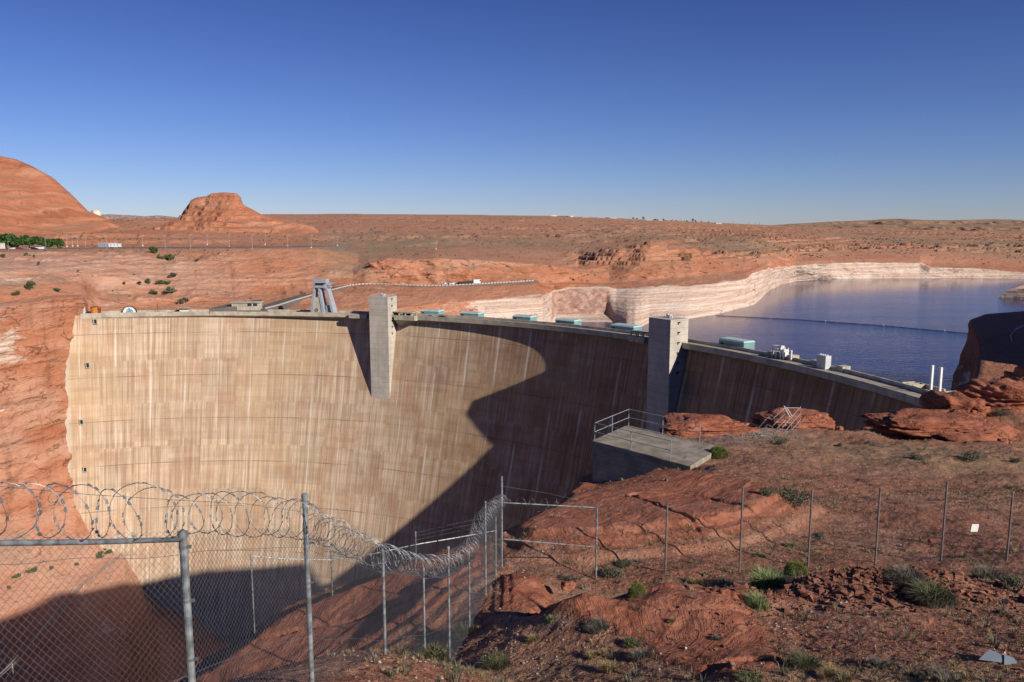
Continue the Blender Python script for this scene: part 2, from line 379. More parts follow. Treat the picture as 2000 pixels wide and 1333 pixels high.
M['bluep'] = flatmat('bright_blue_paint', (.20, .42, .62), .5, 0, .1, 1.0)
M['carblack'] = flatmat('black_car_paint', (.02, .02, .025), .25, 0, .1, 1.0, .5)
M['carblue'] = flatmat('grey_blue_car_paint', (.22, .25, .30), .25, 0, .1, 1.0, .5)
M['carwhite'] = flatmat('white_car_paint', (.70, .70, .70), .3, 0, .04, 1.0, .5)
M['carred'] = flatmat('dark_red_car_paint', (.20, .04, .04), .3, 0, .1, 1.0, .5)
M['tyre'] = flatmat('tyre_rubber', (.02, .02, .02), .9)
M['bark'] = flatmat('bark', (.13, .09, .06), .9, 0, .2, 4.0)
M['tin'] = flatmat('grey_sheet_metal', (.27, .31, .34), .5, .2, .1, 1.5)
M['tree'] = leaf_material('tree_leaves', (.022, .055, .014), (.07, .125, .03))
M['bush'] = leaf_material('shrub_leaves', (.05, .085, .028), (.12, .15, .06))
M['sage'] = leaf_material('sage_leaves', (.085, .085, .055), (.17, .165, .115))
M['lime'] = leaf_material('bright_green_needles', (.08, .125, .02), (.19, .245, .045))
M['olive'] = leaf_material('olive_leaves', (.075, .082, .035), (.16, .155, .08))
M['straw'] = leaf_material('dry_straw', (.20, .14, .07), (.38, .29, .15))
M['twig'] = leaf_material('grey_twigs', (.10, .085, .07), (.23, .20, .17))
M['cactus'] = leaf_material('cactus_pad', (.14, .19, .09), (.26, .31, .17))
M['scrub'] = leaf_material('distant_scrub', (.06, .06, .03), (.15, .14, .08))
M['stone'] = leaf_material('loose_stone', (.13, .046, .028), (.28, .13, .088))
M['palestone'] = leaf_material('pale_stone', (.34, .26, .21), (.55, .45, .38))
M['greystone'] = leaf_material('grey_gravel', (.16, .14, .12), (.32, .29, .26))
M['water'] = water_material()
M['horizon'] = flatmat('distant_range_rock', (.30, .22, .20), .9, 0, .15, .001)
M['needle'] = leaf_material('spiky_leaves', (.13, .17, .06), (.27, .31, .14))
# ================================================================== DAM GEOMETRY PARAMETERS
DC = np.array([-156.5, 168.4]); R = 273.0; OV = 3.5; TW = 7.0
def off(z):
    t = np.maximum(0, -np.asarray(z, float)-2); return .233*t+.0003*t*t
def dpt(phi, r, z): return np.array([DC[0]+r*math.cos(phi), DC[1]+r*math.sin(phi), z])
_ph = np.linspace(.02, 2.4, 6000)
def phi_px(px, r=R, z=0.0):
    X, _ = proj(DC[0]+r*np.cos(_ph), DC[1]+r*np.sin(_ph), np.full_like(_ph, z))
    return float(_ph[np.argmin(np.abs(X-px))])
def circY(u, r):
    # far crossing of the plan ray x = u*y with the circle of radius r
    a = 1+u*u; b = -2*(u*DC[0]+DC[1]); c = DC@DC-r*r
    return (-b+np.sqrt(np.maximum(b*b-4*a*c, 0)))/(2*a)
# ================================================================== FAR TERRAIN
def chain(pts): return np.array([P(*p) for p in pts])
def chz(pts, z): # (px, Y) at a fixed height
    o = []
    for px, Y in pts:
        py = proj(0, Y, z)[1]; d = ray(px, py); o.append((d[0]*Y/d[1], Y, z))
    return np.array(o)
ug = np.linspace((-300-1000)/1540., (2330-1000)/1540., 1150)
yup = circY(np.clip(ug, -.56, .60), R+12.0)
def behind(pts, z, extra):
    """chain that runs hidden behind the dam for the columns right of pts"""
    c = chain(pts); u = c[:, 0]/c[:, 1]
    Y = np.interp(ug, u, c[:, 1]); Z = np.interp(ug, u, c[:, 2])
    k = ss(u[-1]-.02, u[-1]+.02, ug)
    return Y*(1-k)+(yup+extra)*k, Z*(1-k)+z*k
def free(c):
    u = c[:, 0]/c[:, 1]; o = np.argsort(u)
    return np.interp(ug, u[o], c[o, 1]), np.interp(ug, u[o], c[o, 2])
ch = []   # (Y, Z, rows to next, noise y-amp, noise z-amp, white, scrub, alcove)
def addch(YZ, rows, ay, az, w=0, g=0, b=0): ch.append((YZ[0], YZ[1], rows, ay, az, w, g, b))
z0 = np.zeros_like(ug)
addch((z0+70, z0-178), 6, 0, 1)
addch((z0+235, z0-176), 40, 2, 1)
addch(free(chain([(-300, 1500, 262), (0, 1420, 290), (240, 1430, 296), (330, 1520, 290), (600, 1560, 290), (900, 1560, 280), (2300, 1400, 320)])), 60, 3, 2)
addch(free(chain([(-300, 1240, 300), (0, 1150, 345), (120, 1110, 375), (200, 1090, 398), (240, 1088, 402), (300, 1190, 396), (400, 1270, 385), (600, 1310, 372), (900, 1330, 350), (2300, 1340, 330)])), 70, 3, 2)
addch(behind([(-300, 1010, 330), (0, 1010, 372), (80, 1000, 388), (145, 985, 405), (200, 985, 425), (260, 985, 450), (400, 985, 470)], -176, 1), 70, 3, 1)
addch(behind([(-300, 840, 335), (0, 840, 378), (80, 840, 398), (138, 850, 417), (180, 850, 437), (260, 850, 457), (400, 850, 472)], -150, 2), 70, 3.5, 0)
addch(behind([(-300, 700, 340), (0, 700, 384), (80, 700, 405), (149, 700, 429), (175, 700, 441), (260, 700, 462), (400, 700, 473)], -100, 3), 56, 3.0, 0)
addch(behind([(-300, 612, 346), (0, 602, 389), (60, 594, 403), (100, 584, 413), (150, 580, 430), (165, 590, 434), (174, 612, 444), (300, 606, 464), (400, 606, 474)], -50, 6), 24, 1.0, .3)
tl = np.concatenate([chain([(-300, 600, 354), (0, 592, 399), (100, 578, 425), (160, 575, 445), (195, 602, 452), (300, 602, 471), (450, 603, 478)]),
    chz([(600, 455), (700, 464), (800, 480), (900, 505), (1000, 530), (1060, 548), (1075, 575)], -24),
    chain([(1084, 617, 612), (1185, 613, 620)]), chz([(1200, 590), (1225, 556)], -24), np.array([PZ(a, b, -24) for a, b in
    ((1240, 643), (1252, 639), (1266, 631), (1300, 628), (1339, 624.5), (1393, 616), (1421, 609.5), (1450, 602), (1474, 595), (1487, 583), (1500, 570), (1527, 556), (1554, 549), (1597, 546), (1662, 544.5), (1743, 543.5), (1878, 543), (2000, 544.5), (2330, 546))])])
addch(free(tl), 56, 2.2, .2)
# steep lower part of the lake cliff, a little inside the water line
addch(free(chain([(-300, 590, 357), (0, 582, 402), (100, 569, 430), (160, 568, 449), (190, 600, 454), (300, 600, 476), (450, 601, 481), (600, 604, 473), (700, 605, 482), (800, 599, 500), (900, 589, 526), (960, 583, 542), (1060, 580, 565),
    (1082, 568, 634), (1189, 564, 643), (1203, 568, 645), (1270, 562, 648), (1351, 558, 668), (1405, 552, 690), (1456, 549, 718), (1468, 538, 775), (1500, 526, 860), (1527, 521, 960), (1554, 520, 1020), (1635, 515, 1090), (1716, 515, 1115), (1797, 514, 1130), (1816, 523, 1115), (1932, 527, 1115), (1990, 535, 1110), (2330, 536, 1110)])), 24, 3.4, 1.6, 1)
addch(free(chain([(-300, 560, 372), (0, 557, 418), (100, 552, 442), (160, 553, 464), (200, 574, 480), (300, 574, 492), (450, 583, 497), (520, 598, 492), (600, 578, 512), (700, 563.5, 545), (800, 563.5, 553), (900, 562, 560), (1045, 554, 597), (1070, 557, 625), (1190, 557, 668), (1270, 551, 690), (1351, 547, 705), (1405, 541, 735), (1456, 536, 765), (1500, 516, 890), (1554, 512, 1045), (1635, 507, 1120), (1797, 505, 1170), (1820, 512, 1170), (2000, 523, 1180), (2330, 523, 1180)])), 14, 1.2, .6, .25)
addch(free(chain([(-300, 530, 385), (0, 530, 440), (150, 530, 474), (300, 548, 512), (450, 565, 522), (600, 566, 533), (700, 558, 562), (800, 559.5, 570), (900, 558.5, 578), (1045, 551, 616), (1070, 553, 640), (1190, 553, 690), (1270, 546, 705), (1351, 542, 722), (1405, 534, 755), (1456, 529, 800), (1500, 511, 915), (1554, 507, 1085), (1635, 502, 1150), (1797, 499, 1210), (2000, 515, 1220), (2330, 515, 1220)])), 50, 1.5, .3)
addch(free(chain([(-300, 500, 440), (0, 503, 492), (150, 500, 530), (300, 503, 560), (450, 505, 575), (600, 520, 582), (690, 533, 586), (722, 517, 590), (760, 511, 594), (850, 505, 602), (1000, 513, 640), (1080, 520, 660), (1130, 533, 675), (1190, 543, 712), (1250, 520, 730), (1351, 515, 755), (1405, 513, 800), (1456, 510, 860), (1500, 501, 960), (1554, 497, 1130), (1635, 493, 1210), (1797, 489, 1290), (2000, 502, 1310), (2330, 502, 1310)])), 26, 2.0, 1.0, 0, .35)
addch(free(chain([(-300, 492, 545), (0, 491, 562), (150, 488, 592), (300, 487, 604), (450, 487, 606), (620, 486, 612), (700, 497, 680), (850, 491, 720), (1000, 496, 760), (1130, 508, 800), (1200, 488, 800), (1270, 480, 790), (1351, 492, 830), (1405, 497, 880), (1456, 495, 950), (1554, 487, 1210), (1700, 480, 1400), (2000, 482, 1450), (2330, 482, 1450)])), 16, .6, .15, 0, .5)
addch(free(chain([(-300, 482.5, 720), (0, 482.5, 720), (150, 481.5, 730), (300, 480.5, 740), (600, 481, 750), (720, 484, 800), (850, 483, 880), (1000, 483, 920), (1130, 482, 930), (1200, 476, 940), (1270, 473, 930), (1351, 482, 980), (1456, 483, 1060), (1554, 479, 1330), (1700, 473, 1600), (2000, 474, 1650), (2330, 474, 1650)])), 30, 3, .8, 0, .7)
addch(free(chain([(-300, 470, 850), (0, 470, 850), (300, 466, 870), (600, 464, 950), (720, 467, 1050), (1000, 466, 1150), (1130, 464, 1180), (1351, 468, 1200), (1500, 466, 1350), (1700, 464, 1800), (2000, 465, 1850), (2330, 465, 1850)])), 34, 6, 2.2, 0, .45)
addch(free(chain([(-300, 457, 1000), (0, 455, 1000), (150, 452, 1010), (260, 438, 1120), (350, 437, 1150), (520, 441, 1250), (600, 446, 1500), (1000, 447, 1600), (1300, 452, 1650), (1600, 454, 2100), (1850, 456, 2400), (2000, 458, 2500), (2330, 458, 2500)])), 34, 10, 3.0, 0, .35)
addch(free(chain([(-300, 440, 1500), (0, 438, 1500), (240, 429, 1600), (350, 428, 1650), (430, 424, 1900), (530, 428, 2300), (700, 427, 2350), (1000, 428.5, 2350), (1300, 437, 2400), (1500, 446, 2700), (1700, 449, 3000), (2000, 451, 3200), (2330, 451, 3200)])), 20, 14, 3.0, 0, .3)
addch(free(chain([(-300, 440, 2600), (0, 434, 2600), (240, 428, 2600), (350, 427, 2700), (430, 422, 2900), (530, 418.6, 3300), (700, 418.4, 3300), (950, 420.5, 3300), (1075, 422, 3200), (1300, 430.5, 3300), (1500, 440, 3700), (1600, 441.5, 3900), (2000, 442, 4200), (2330, 442, 4200)])), 16, 0, .5, 0, .4)
addch((z0+9000, np.interp(ug, [-.8, -.4, -.3, 0, .3, .9], [-20, -20, 40, 60, 20, -20])), 6, 0, 2, 0, .3)
addch((z0+30000, z0-60), 1, 0, 0, 0, .3)
rowsY, rowsZ, AY, AZ, WW, GG, T = [], [], [], [], [], [], []
for k in range(len(ch)-1):
    a, b = ch[k], ch[k+1]
    for i in range(a[2]):
        t = i/a[2]
        rowsY.append(a[0]*(1-t)+b[0]*t); rowsZ.append(a[1]*(1-t)+b[1]*t)
        AY.append(a[3]*(1-t)+b[3]*t); AZ.append(a[4]*(1-t)+b[4]*t); T.append(k+t)
        GG.append(a[6]*(1-t)+b[6]*t)
rowsY.append(ch[-1][0]); rowsZ.append(ch[-1][1]); AY.append(0); AZ.append(0); GG.append(.3); T.append(len(ch)-1)
Yg, Zg = np.array(rowsY), np.array(rowsZ); AYa, AZa, Ta, Ga = [np.array(v)[:, None] for v in (AY, AZ, T, GG)]
Xg = ug[None, :]*Yg
Y0, Z0 = Yg.copy(), Zg.copy()
# gullies, ledges and blocks
left = ss(-.36, -.48, ug)[None, :]
big = fbm(Xg/70, Yg/70, Zg/60, 5, 11); med = fbm(Xg/16, Yg/16, Zg/9, 5, 23); led = fbm(Xg/60, Yg/60, Zg/3.2, 4, 31)
rid = ridge(Xg/45, Yg/45, Zg/80, 4, 41)
cliffy = np.clip(AYa, 0, 4)
dY = cliffy*(.85*big+.7*med+.24*led)*1.6
dY = np.where(Ta > 9.99, dY*(1-left*.3), dY)
# blocky road cut and red knobs on the mid distance
cut = ss(10.9, 11.2, Ta)*ss(12.4, 12.0, Ta)*ss(-.25, -.14, ug)[None, :]*ss(.34, .30, ug)[None, :]
dY = dY+cut*(5.0*np.abs(med)*2+3*led-3)
zn = AZa*(1.0*big+.9*med)
farm = ss(13.6, 14.6, Ta)*ss(18.6, 17.5, Ta)
fade = np.interp(Ta, [12, 14, 15.5, 16.5, 17.5, 20], [1, .95, .8, .6, .2, 0])
zt = Zg+zn*1.1*fade
lump = np.maximum(0, fbm(Xg/90, Yg/200, 0, 4, 77)-.22)*13*farm*fade
zt = zt+lump+farm*fade*1.2*rid
t1 = terrace(zt, 5.0, .8, 3*fbm(Xg/140, Yg/140, 0, 3, 5)); kf = farm*ss(-.2, .15, fbm(Xg/200, Yg/200, 0, 3, 6))*.75
zt = zt*(1-kf)+t1*kf
# slickrock benches below the left terrace
lb_ = ss(9.2, 9.8, Ta)*ss(12.7, 12.3, Ta)*ss(-.06, -.24, ug)[None, :]
zt = zt+lb_*(1.6*med+2.6*big+1.5*(ridge(Xg/22+Yg/60, Yg/30, 0, 4, 44)-.3)); t2 = terrace(zt, 2.6, .72, 2.2*fbm(Xg/35, Yg/50, 0, 3, 9)); kb = lb_*.34
zt = zt*(1-kb)+t2*kb
# broken brown ledge behind the left part of the crest
bl = ss(9.0, 9.2, Ta)*ss(10.15, 9.95, Ta)*ss(-.56, -.54, ug)[None, :]*ss(-.34, -.37, ug)[None, :]; dY = dY+bl*(3.5*led+3.0*med+1.5*big)
mid = ss(12.0, 12.3, Ta)*ss(13.6, 13.2, Ta)*ss(.05, .09, ug)[None, :]
kn = np.maximum(0, fbm(Xg/30, Yg/38, 0, 4, 91)+.12)
zt = zt+mid*kn*7
zt = zt*(1-mid)+mid*terrace(zt, 3.5, .8, 2*fbm(Xg/40, Yg/40, 0, 3, 8))
zt = np.where(Ta > 18.2, Zg, zt)
# the terrace with the road stays flat
flat = ss(12.75, 13.0, Ta)*ss(14.2, 14.0, Ta)*ss(-.15, -.27, ug)[None, :]
zt = zt*(1-flat)+Zg*flat
wl = (np.abs(Ta-8) < .02)
Yn = Yg+dY; Yn = np.maximum.accumulate(Yn-Ta*0, axis=0) if False else Yn
V = np.stack([ug[None, :]*Yn, Yn, zt], -1).reshape(-1, 3)
ub = np.broadcast_to(ug[None, :], Yg.shape)
wht = (ss(7.6, 8.0, Ta)*ss(9.45, 8.85, Ta))*ss(-.125, .02, ub+.0*Ta)
wht = np.maximum(wht, .45*(ss(7.8, 8.2, Ta)*ss(9.2, 8.6, Ta))*ss(-.26, -.2, ub))
wht = np.maximum(wht, .50*ss(7.4, 7.0, Ta)*ss(4.9, 6.2, Ta)*ss(-.58, -.65, ub))            # pale beds on the left wall
wht = np.maximum(wht, .40*ss(9.6, 10.2, Ta)*ss(12.0, 11.2, Ta)*ss(-.40, -.60, ub))
alc = ss(8.0, 8.06, Ta)*ss(9.0, 8.95, Ta)*ss(.047, .055, ub)*ss(.128, .120, ub)
wht = wht*(1-alc)
grn = Ga*np.ones_like(ub)*ss(-.30, -.2, ub)*(.55+1.1*ss(-.3, .4, fbm(Xg/160, Yg/260, 0, 4, 88)))
grn = np.maximum(grn, .6*ss(3.0, 3.3, Ta)*ss(4.2, 3.8, Ta)*(ub < -.45)*ss(.1, .4, med))
grn = np.maximum(grn, .75*ss(9.4, 9.8, Ta)*ss(10.5, 10.0, Ta)*(ub < -.45)*ss(-.1, .3, med))
pink = np.clip(.6*ss(2.4, 3.0, Ta)*ss(4.3, 3.8, Ta)*(ub < -.35)*ss(-.5, .2, med)+ss(9.6, 10.6, Ta)*ss(12.6, 11.8, Ta)*ss(-.30, -.42, ub)*ss(-.35, .25, big+.5*med)+.7*ss(3.2, 4.2, Ta)*ss(8, 7, Ta)*ss(.0, .35, fbm(Xg/40+Zg/20, Yg/40, Zg/25, 4, 99))*(ub < -.3)+.55*ss(10.2, 10.8, Ta)*ss(12.6, 12, Ta)*ss(-.32, -.25, ub)*ss(.1, -.1, ub)*ss(.0, .3, med), 0, 1)
Cc = np.stack([wht, grn, alc, 1-pink], -1).reshape(-1, 4)
Cc = Cc.copy()
terr = npmesh('terrain', V, gridfaces(len(Yg), len(ug)), M['rock'], col=Cc); tag(terr, 'layered red sandstone canyon wall and desert plateau beyond the dam', 'terrain', kind='structure')
def far_at(px, py, tmin=4, tmax=18.9):
    """nearest grid vertex of the far terrain that projects to px, py"""
    XX, YY = proj(V[:, 0], V[:, 1], V[:, 2]); TT = np.repeat(Ta[:, 0], len(ug))
    d = np.hypot(XX-px, YY-py)+1e5*((TT < tmin) | (TT > tmax)); return V[int(np.argmin(d))]
_fx, _fy = proj(V[:, 0], V[:, 1], V[:, 2]); _ft = np.repeat(Ta[:, 0], len(ug))
def fa(px, py, tmin=6.5, tmax=18.9):
    d = np.hypot(_fx-px, _fy-py)+1e5*((_ft < tmin) | (_ft > tmax)); return V[int(np.argmin(d))].copy()
# ------------------------------------------------------------------ hills
def hill(name, sil, Yr, Ynear, Yfar, zb, mat, label, seed, steep=1.0, cap=.35, nx=420, ny=150, rough=1.0, step=14., mask=(0, 0, 0), terr=.35):
    S = np.array([P(a, b, Yr) for a, b in sil]); x0, x1 = S[0, 0], S[-1, 0]
    xs = np.linspace(x0, x1, nx); H = np.interp(xs, S[:, 0], S[:, 2])
    t = np.concatenate([np.linspace(-1, -.0, int(ny*.7)), np.linspace(0, 1, int(ny*.3))[1:]])
    ys = np.where(t < 0, Yr+t*(Yr-Ynear), Yr+t*(Yfar-Yr))
    X, Yy = np.meshgrid(xs, ys); X = X*(Yy/Yr*.35+.65) if False else X
    tt = np.abs(t)[:, None]
    g = 1-np.clip((tt-cap*.5)/(1-cap*.5), 0, 1)**steep
    wob = 1-.10*np.abs(fbm(X/60, Yy/60, 0, 4, seed))
    z = zb+(H[None, :]-zb)*np.clip(g*wob, 0, 1)
    z = np.where(tt < .04, zb+(H[None, :]-zb), z)
    amp = rough*(2.5*fbm(X/40, Yy/40, z/30, 5, seed+3)+4*(ridge(X/70, Yy/120, 0, 4, seed+5)-.75))*ss(0, .12, tt)
    z2 = z+amp; k = terr*ss(.02, .1, tt)
    z2 = z2*(1-k)+k*(terrace(z2, step*(1+.0*X), .7, 7*fbm(X/110, Yy/80, 0, 4, seed+9))-step*.25)
    fx_ = np.linspace(0, 1, nx)[None, :]; z2 = z2-ss(.9, 1.0, tt)*8-(1-ss(0, .10, np.minimum(fx_, 1-fx_)))*14*(Yr < 3000)
    Vv = np.stack([X, Yy+rough*3*fbm(X/12, Yy/12, z/4, 4, seed+8)*ss(0, .1, tt), z2], -1).reshape(-1, 3)
    C = np.zeros((len(Vv), 4)); C[:, 0], C[:, 1], C[:, 2] = mask; C[:, 3] = 1
    o = npmesh(name, Vv, gridfaces(len(t), nx), mat, col=C); return tag(o, label, 'hill', kind='structure')
hill('mesa_hill', [(-420, 330), (-300, 318), (-120, 306), (-20, 301), (30, 311), (64, 326), (100, 346), (135, 377), (170, 412), (205, 426), (245, 446), (290, 470)], 1060, 760, 1170, 24, M['mesa'],
     'tall rounded red mesa with layered slopes at the left edge', 3, 1.0, .05, step=12)
hill('butte', [(318, 447), (340, 437), (350, 430), (357, 418), (366, 404), (376, 390), (385, 385.5), (405, 383.5), (414, 377.5), (440, 376), (462, 378), (470, 386), (473, 399), (490, 408), (512, 420), (545, 430), (590, 438), (640, 448)], 1120, 985, 1200, 41, M['mesa'],
     'flat topped red butte rising alone above the plateau', 8, .72, .12, step=7, terr=.62, rough=1.3)
hill('mesa_ridge', [(1380, 460), (1470, 443), (1560, 437), (1640, 432.5), (1700, 430.5), (1750, 427.5), (1800, 430), (1860, 430.5), (1940, 428.5), (1985, 430), (2000, 434), (2120, 436), (2330, 434)], 3600, 2500, 5200, 5, M['mesa'],
     'long low dark mesa on the right horizon', 14, 1.0, .1, rough=1.6, step=26, mask=(0, .95, 0))
S = [(140, 430), (190, 421), (215, 419), (250, 420.5), (285, 423), (310, 421), (340, 424), (372, 430), (420, 436), (600, 440)]
hill('mountain_range', S, 16000, 13000, 20000, -50, M['horizon'], 'faint pale violet mountain range seen between the mesa and the butte', 21, 1.0, .1, rough=12, step=60)
# promontories on the near side of the lake
def promontory(name, plan, ztop, zb, label, seed, mat, ins=.3, rows=46):
    pl = np.array(plan, float); cen = pl.mean(0); d = np.diff(np.vstack([pl, pl[:1]]), axis=0)
    s = np.concatenate([[0], np.cumsum(np.hypot(d[:, 0], d[:, 1]))]); n = 360
    q = np.linspace(0, s[-1], n); px = np.interp(q, s, np.append(pl[:, 0], pl[0, 0])); py = np.interp(q, s, np.append(pl[:, 1], pl[0, 1]))
    rws = []; zt = np.interp(np.arange(len(pl)+1), np.arange(len(pl)+1), np.append(ztop, ztop[0])); ztq = np.interp(q, s, zt)
    for i in range(rows):
        t = i/(rows-1); sc = 1-ins*t**1.5; z = zb+(ztq-zb)*t
        nn = 3.5*fbm(px/22, py/22, z/14, 5, seed)+2.0*fbm(px/60, py/60, z/3, 3, seed+4); e = .5+.5*(1-t)
        r = np.stack([cen[0]+(px-cen[0])*sc, cen[1]+(py-cen[1])*sc], -1); nr = (r-cen)/np.linalg.norm(r-cen, axis=1)[:, None]
        nn[-1] = nn[0]
        r = r+nr*(nn*e)[:, None]; rws.append(np.column_stack([r, z]))
    for t in np.linspace(.03, 1, 24):
        L = rws[rows-1]; r = L[:, :2]*(1-t)+cen*t; z = L[:, 2]+2.2*fbm(r[:, 0]/14, r[:, 1]/14, 0, 5, seed+7)*min(1, t*4)+3*t
        z[-1] = z[0]; rws.append(np.column_stack([r, z]))
    Vv = np.vstack(rws); C = np.zeros((len(Vv), 4)); C[:, 3] = 1; C[:, 0] = ss(-6, -10, Vv[:, 2])*.55
    return tag(npmesh(name, Vv, gridfaces(rows+24, n), mat, col=C), label, 'cliff', kind='structure')
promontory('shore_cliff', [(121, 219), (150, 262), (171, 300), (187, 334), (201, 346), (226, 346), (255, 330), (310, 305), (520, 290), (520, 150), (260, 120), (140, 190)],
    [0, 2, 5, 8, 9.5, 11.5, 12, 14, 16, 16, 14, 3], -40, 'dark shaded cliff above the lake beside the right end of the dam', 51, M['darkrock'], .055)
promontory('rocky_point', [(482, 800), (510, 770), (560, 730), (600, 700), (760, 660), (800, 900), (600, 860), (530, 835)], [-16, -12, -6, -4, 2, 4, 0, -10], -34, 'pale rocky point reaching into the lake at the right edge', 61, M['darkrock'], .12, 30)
# unseen hill added beyond the right edge to shade the shore cliff
xs_ = np.linspace(216, 390, 60); ys_ = np.linspace(105, 300, 60); Xh, Yh = np.meshgrid(xs_, ys_); dh = np.hypot((Xh-300)/84, (Yh-202)/94)
Zh = -20+175*(1-ss(.15, 1.0, dh))+6*fbm(Xh/30, Yh/30, 0, 4, 71); Zh = terrace(Zh, 14, .6)
Ch = np.zeros((Xh.size, 4)); Ch[:, 3] = 1
tag(npmesh('shade_hill', np.stack([Xh, Yh, Zh], -1).reshape(-1, 3), gridfaces(60, 60), M['mesa'], col=Ch), 'unseen red rock hill added to shade the shore cliff', 'hill', kind='structure')
# ------------------------------------------------------------------ lake
mb = MB(); arc = [dpt(a, R+9.8, -24)[:2] for a in np.linspace(phi_px(1834)-.05, phi_px(440), 60)]
poly = [tuple(a) for a in arc]+[(-150, 600), (0, 800), (300, 1400), (900, 1500), (2500, 1500), (2500, 260), (300, 190)]
bm = bmesh.new(); f = bm.faces.new([bm.verts.new((x, y, -24)) for x, y in poly]); bmesh.ops.triangulate(bm, faces=[f])
me = bpy.data.meshes.new('lake'); bm.to_mesh(me); bm.free(); me.materials.append(M['water'])
lake = bpy.data.objects.new('lake', me); COL.objects.link(lake); tag(lake, 'deep blue reservoir water with brown cliff reflections', 'lake', kind='structure')
# ================================================================== DAM
PL, PR = phi_px(156), phi_px(1834)-.035      # angles of the left and right crest ends
dam = empty('dam', dpt(phi_px(1000), R+5, 0), label='huge curved concrete arch dam closing the canyon', cat='dam')
bpy.context.view_layer.update()
def todam(V): return np.asarray(V, float)-np.array(dam.location)
na = 420; angs = np.linspace(PL+.035, PR, na)
zsl = np.concatenate([np.linspace(-1.0, -12, 8), np.linspace(-12, -178, 60)[1:]])
ovl = np.interp(angs[::-1], [PR, phi_px(600), PL-.02, PL+.035][:], [OV, OV, .5, .2])[::-1]
def rface(z): return R+ovl[None, :]-off(z)[:, None]
rr = rface(zsl); Vd = np.stack([DC[0]+rr*np.cos(angs)[None, :], DC[1]+rr*np.sin(angs)[None, :], np.broadcast_to(zsl[:, None], rr.shape)], -1)
uvd = np.stack([np.broadcast_to(((angs[0]-angs)*R)[None, :], rr.shape), np.broadcast_to(zsl[:, None], rr.shape)], -1)
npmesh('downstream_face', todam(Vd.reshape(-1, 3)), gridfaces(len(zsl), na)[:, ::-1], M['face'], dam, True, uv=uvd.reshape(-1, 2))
def sweep(name, prof, mat, a0=PL, a1=PR, n=300, parent=dam, smooth=False, closed=True):
    """prof: list of (r, z) or function(angle)->list; swept along the crest"""
    A = np.linspace(a0, a1, n); rows = []
    for a in A:
        p = prof(a) if callable(prof) else prof
        rows.append([dpt(a, r, z) for r, z in p])
    k = len(rows[0]); Vv = todam(np.array(rows).reshape(-1, 3)); Fs = []
    for i in range(n-1):
        for j in range(k if closed else k-1):
            Fs.append((i*k+j, i*k+(j+1) % k, (i+1)*k+(j+1) % k, (i+1)*k+j))
    m = MB(); m.add(Vv, Fs)
    if closed: m.f += [tuple(range(k)), tuple((n-1)*k+j for j in range(k))[::-1]]
    return m.build(name, mat, parent, smooth)
sweep('upstream_face', [(R+4.5, -1.3), (R+9.6, -1.3), (R+9.6, -178), (R+4.5, -178)], M['conc'], n=160)
sweep('cornice', lambda a: [(R, 0), (R+.45, 0), (R+.45, -1.0), (R+4.7, -1.2), (R+4.7, -3.0), (R+np.interp(a, [PR, phi_px(600), PL-.02, PL+.035], [OV, OV, .5, .2])-.02, -3.6), (R+.02, -2.3)], M['conc'])
sweep('roadway', [(R+.46, -1.0), (R+8.6, -1.0), (R+8.6, -1.25), (R+.46, -1.25)], M['roadtop'])
sweep('upstream_parapet', [(R+8.6, .25), (R+9.2, .25), (R+9.2, -2), (R+8.6, -2)], M['conc'])
# wider decks beside the two towers
TB = R+3.6
def radbox(a0, a1, r0, r1, z0, z1, n=6):
    A = np.linspace(a0, a1, n); V = []; Fs = []
    for a in A: V += [dpt(a, r0, z0), dpt(a, r1, z0), dpt(a, r1, z1), dpt(a, r0, z1)]
    for i in range(n-1):
        for j in range(4): Fs.append((i*4+j, i*4+(j+1) % 4, (i+1)*4+(j+1) % 4, (i+1)*4+j))
    Fs += [(0, 1, 2, 3), tuple((n-1)*4+j for j in (3, 2, 1, 0))]
    return V, Fs
for (pa, pb, nm) in ((686, 721, 1), (775, 815, 1), (1238, 1268, 1)):
    m = MB(); V_, F_ = radbox(phi_px(pa), phi_px(pb), R-3.2, R-.01, -2.35, -.05); m.add(todam(V_), F_)
    if nm and pa != 686:   # sloping bracket below
        a0, a1 = phi_px(pa), phi_px(pb); q = [dpt(a0, R-3.0, -2.35), dpt(a1, R-3.0, -2.35), dpt(a1, R+2.5, -2.35), dpt(a0, R+2.5, -2.35), dpt(a0, R+3.2, -7 if pa == 775 else -3), dpt(a1, R+3.2, -3)]
        m.add(todam(q), [(0, 1, 2, 3), (0, 4, 5, 1), (0, 3, 4), (1, 5, 2), (3, 2, 5, 4)])
    m.build('side_deck', M['conc'], dam)
# gallery portals low on the left of the face
for px, py in ((187, 628), (172, 714), (160, 825), (167, 918)):
    best = None
    for z in np.arange(-4, -120, -.5):
        a = phi_px(px, R+.5-float(off(z)), z); y = proj(*dpt(a, R+.5-float(off(z)), z))[1]
        if best is None or abs(y-py) < best[0]: best = (abs(y-py), a, z)
    a, z = best[1:]; r = R+.3-float(off(z)); w = 1.0/R
    m = MB()
    for (b0, b1, c0, c1) in ((a-w, a-w*.7, z-1.2, z+1.2), (a+w*.7, a+w, z-1.2, z+1.2), (a-w, a+w, z+1.2, z+1.5), (a-w, a+w, z-1.5, z-1.2)):
        V_, F_ = radbox(b0, b1, r-.9, r+2.5, c0, c1, 2); m.add(todam(V_), F_)
    o = m.build('gallery_portal', M['tower'], dam)
    m = MB(); V_, F_ = radbox(a-w*.69, a+w*.69, r-.2, r+2, z-1.19, z+1.19, 2); m.add(todam(V_), F_); m.build('opening', M['dark'], o)
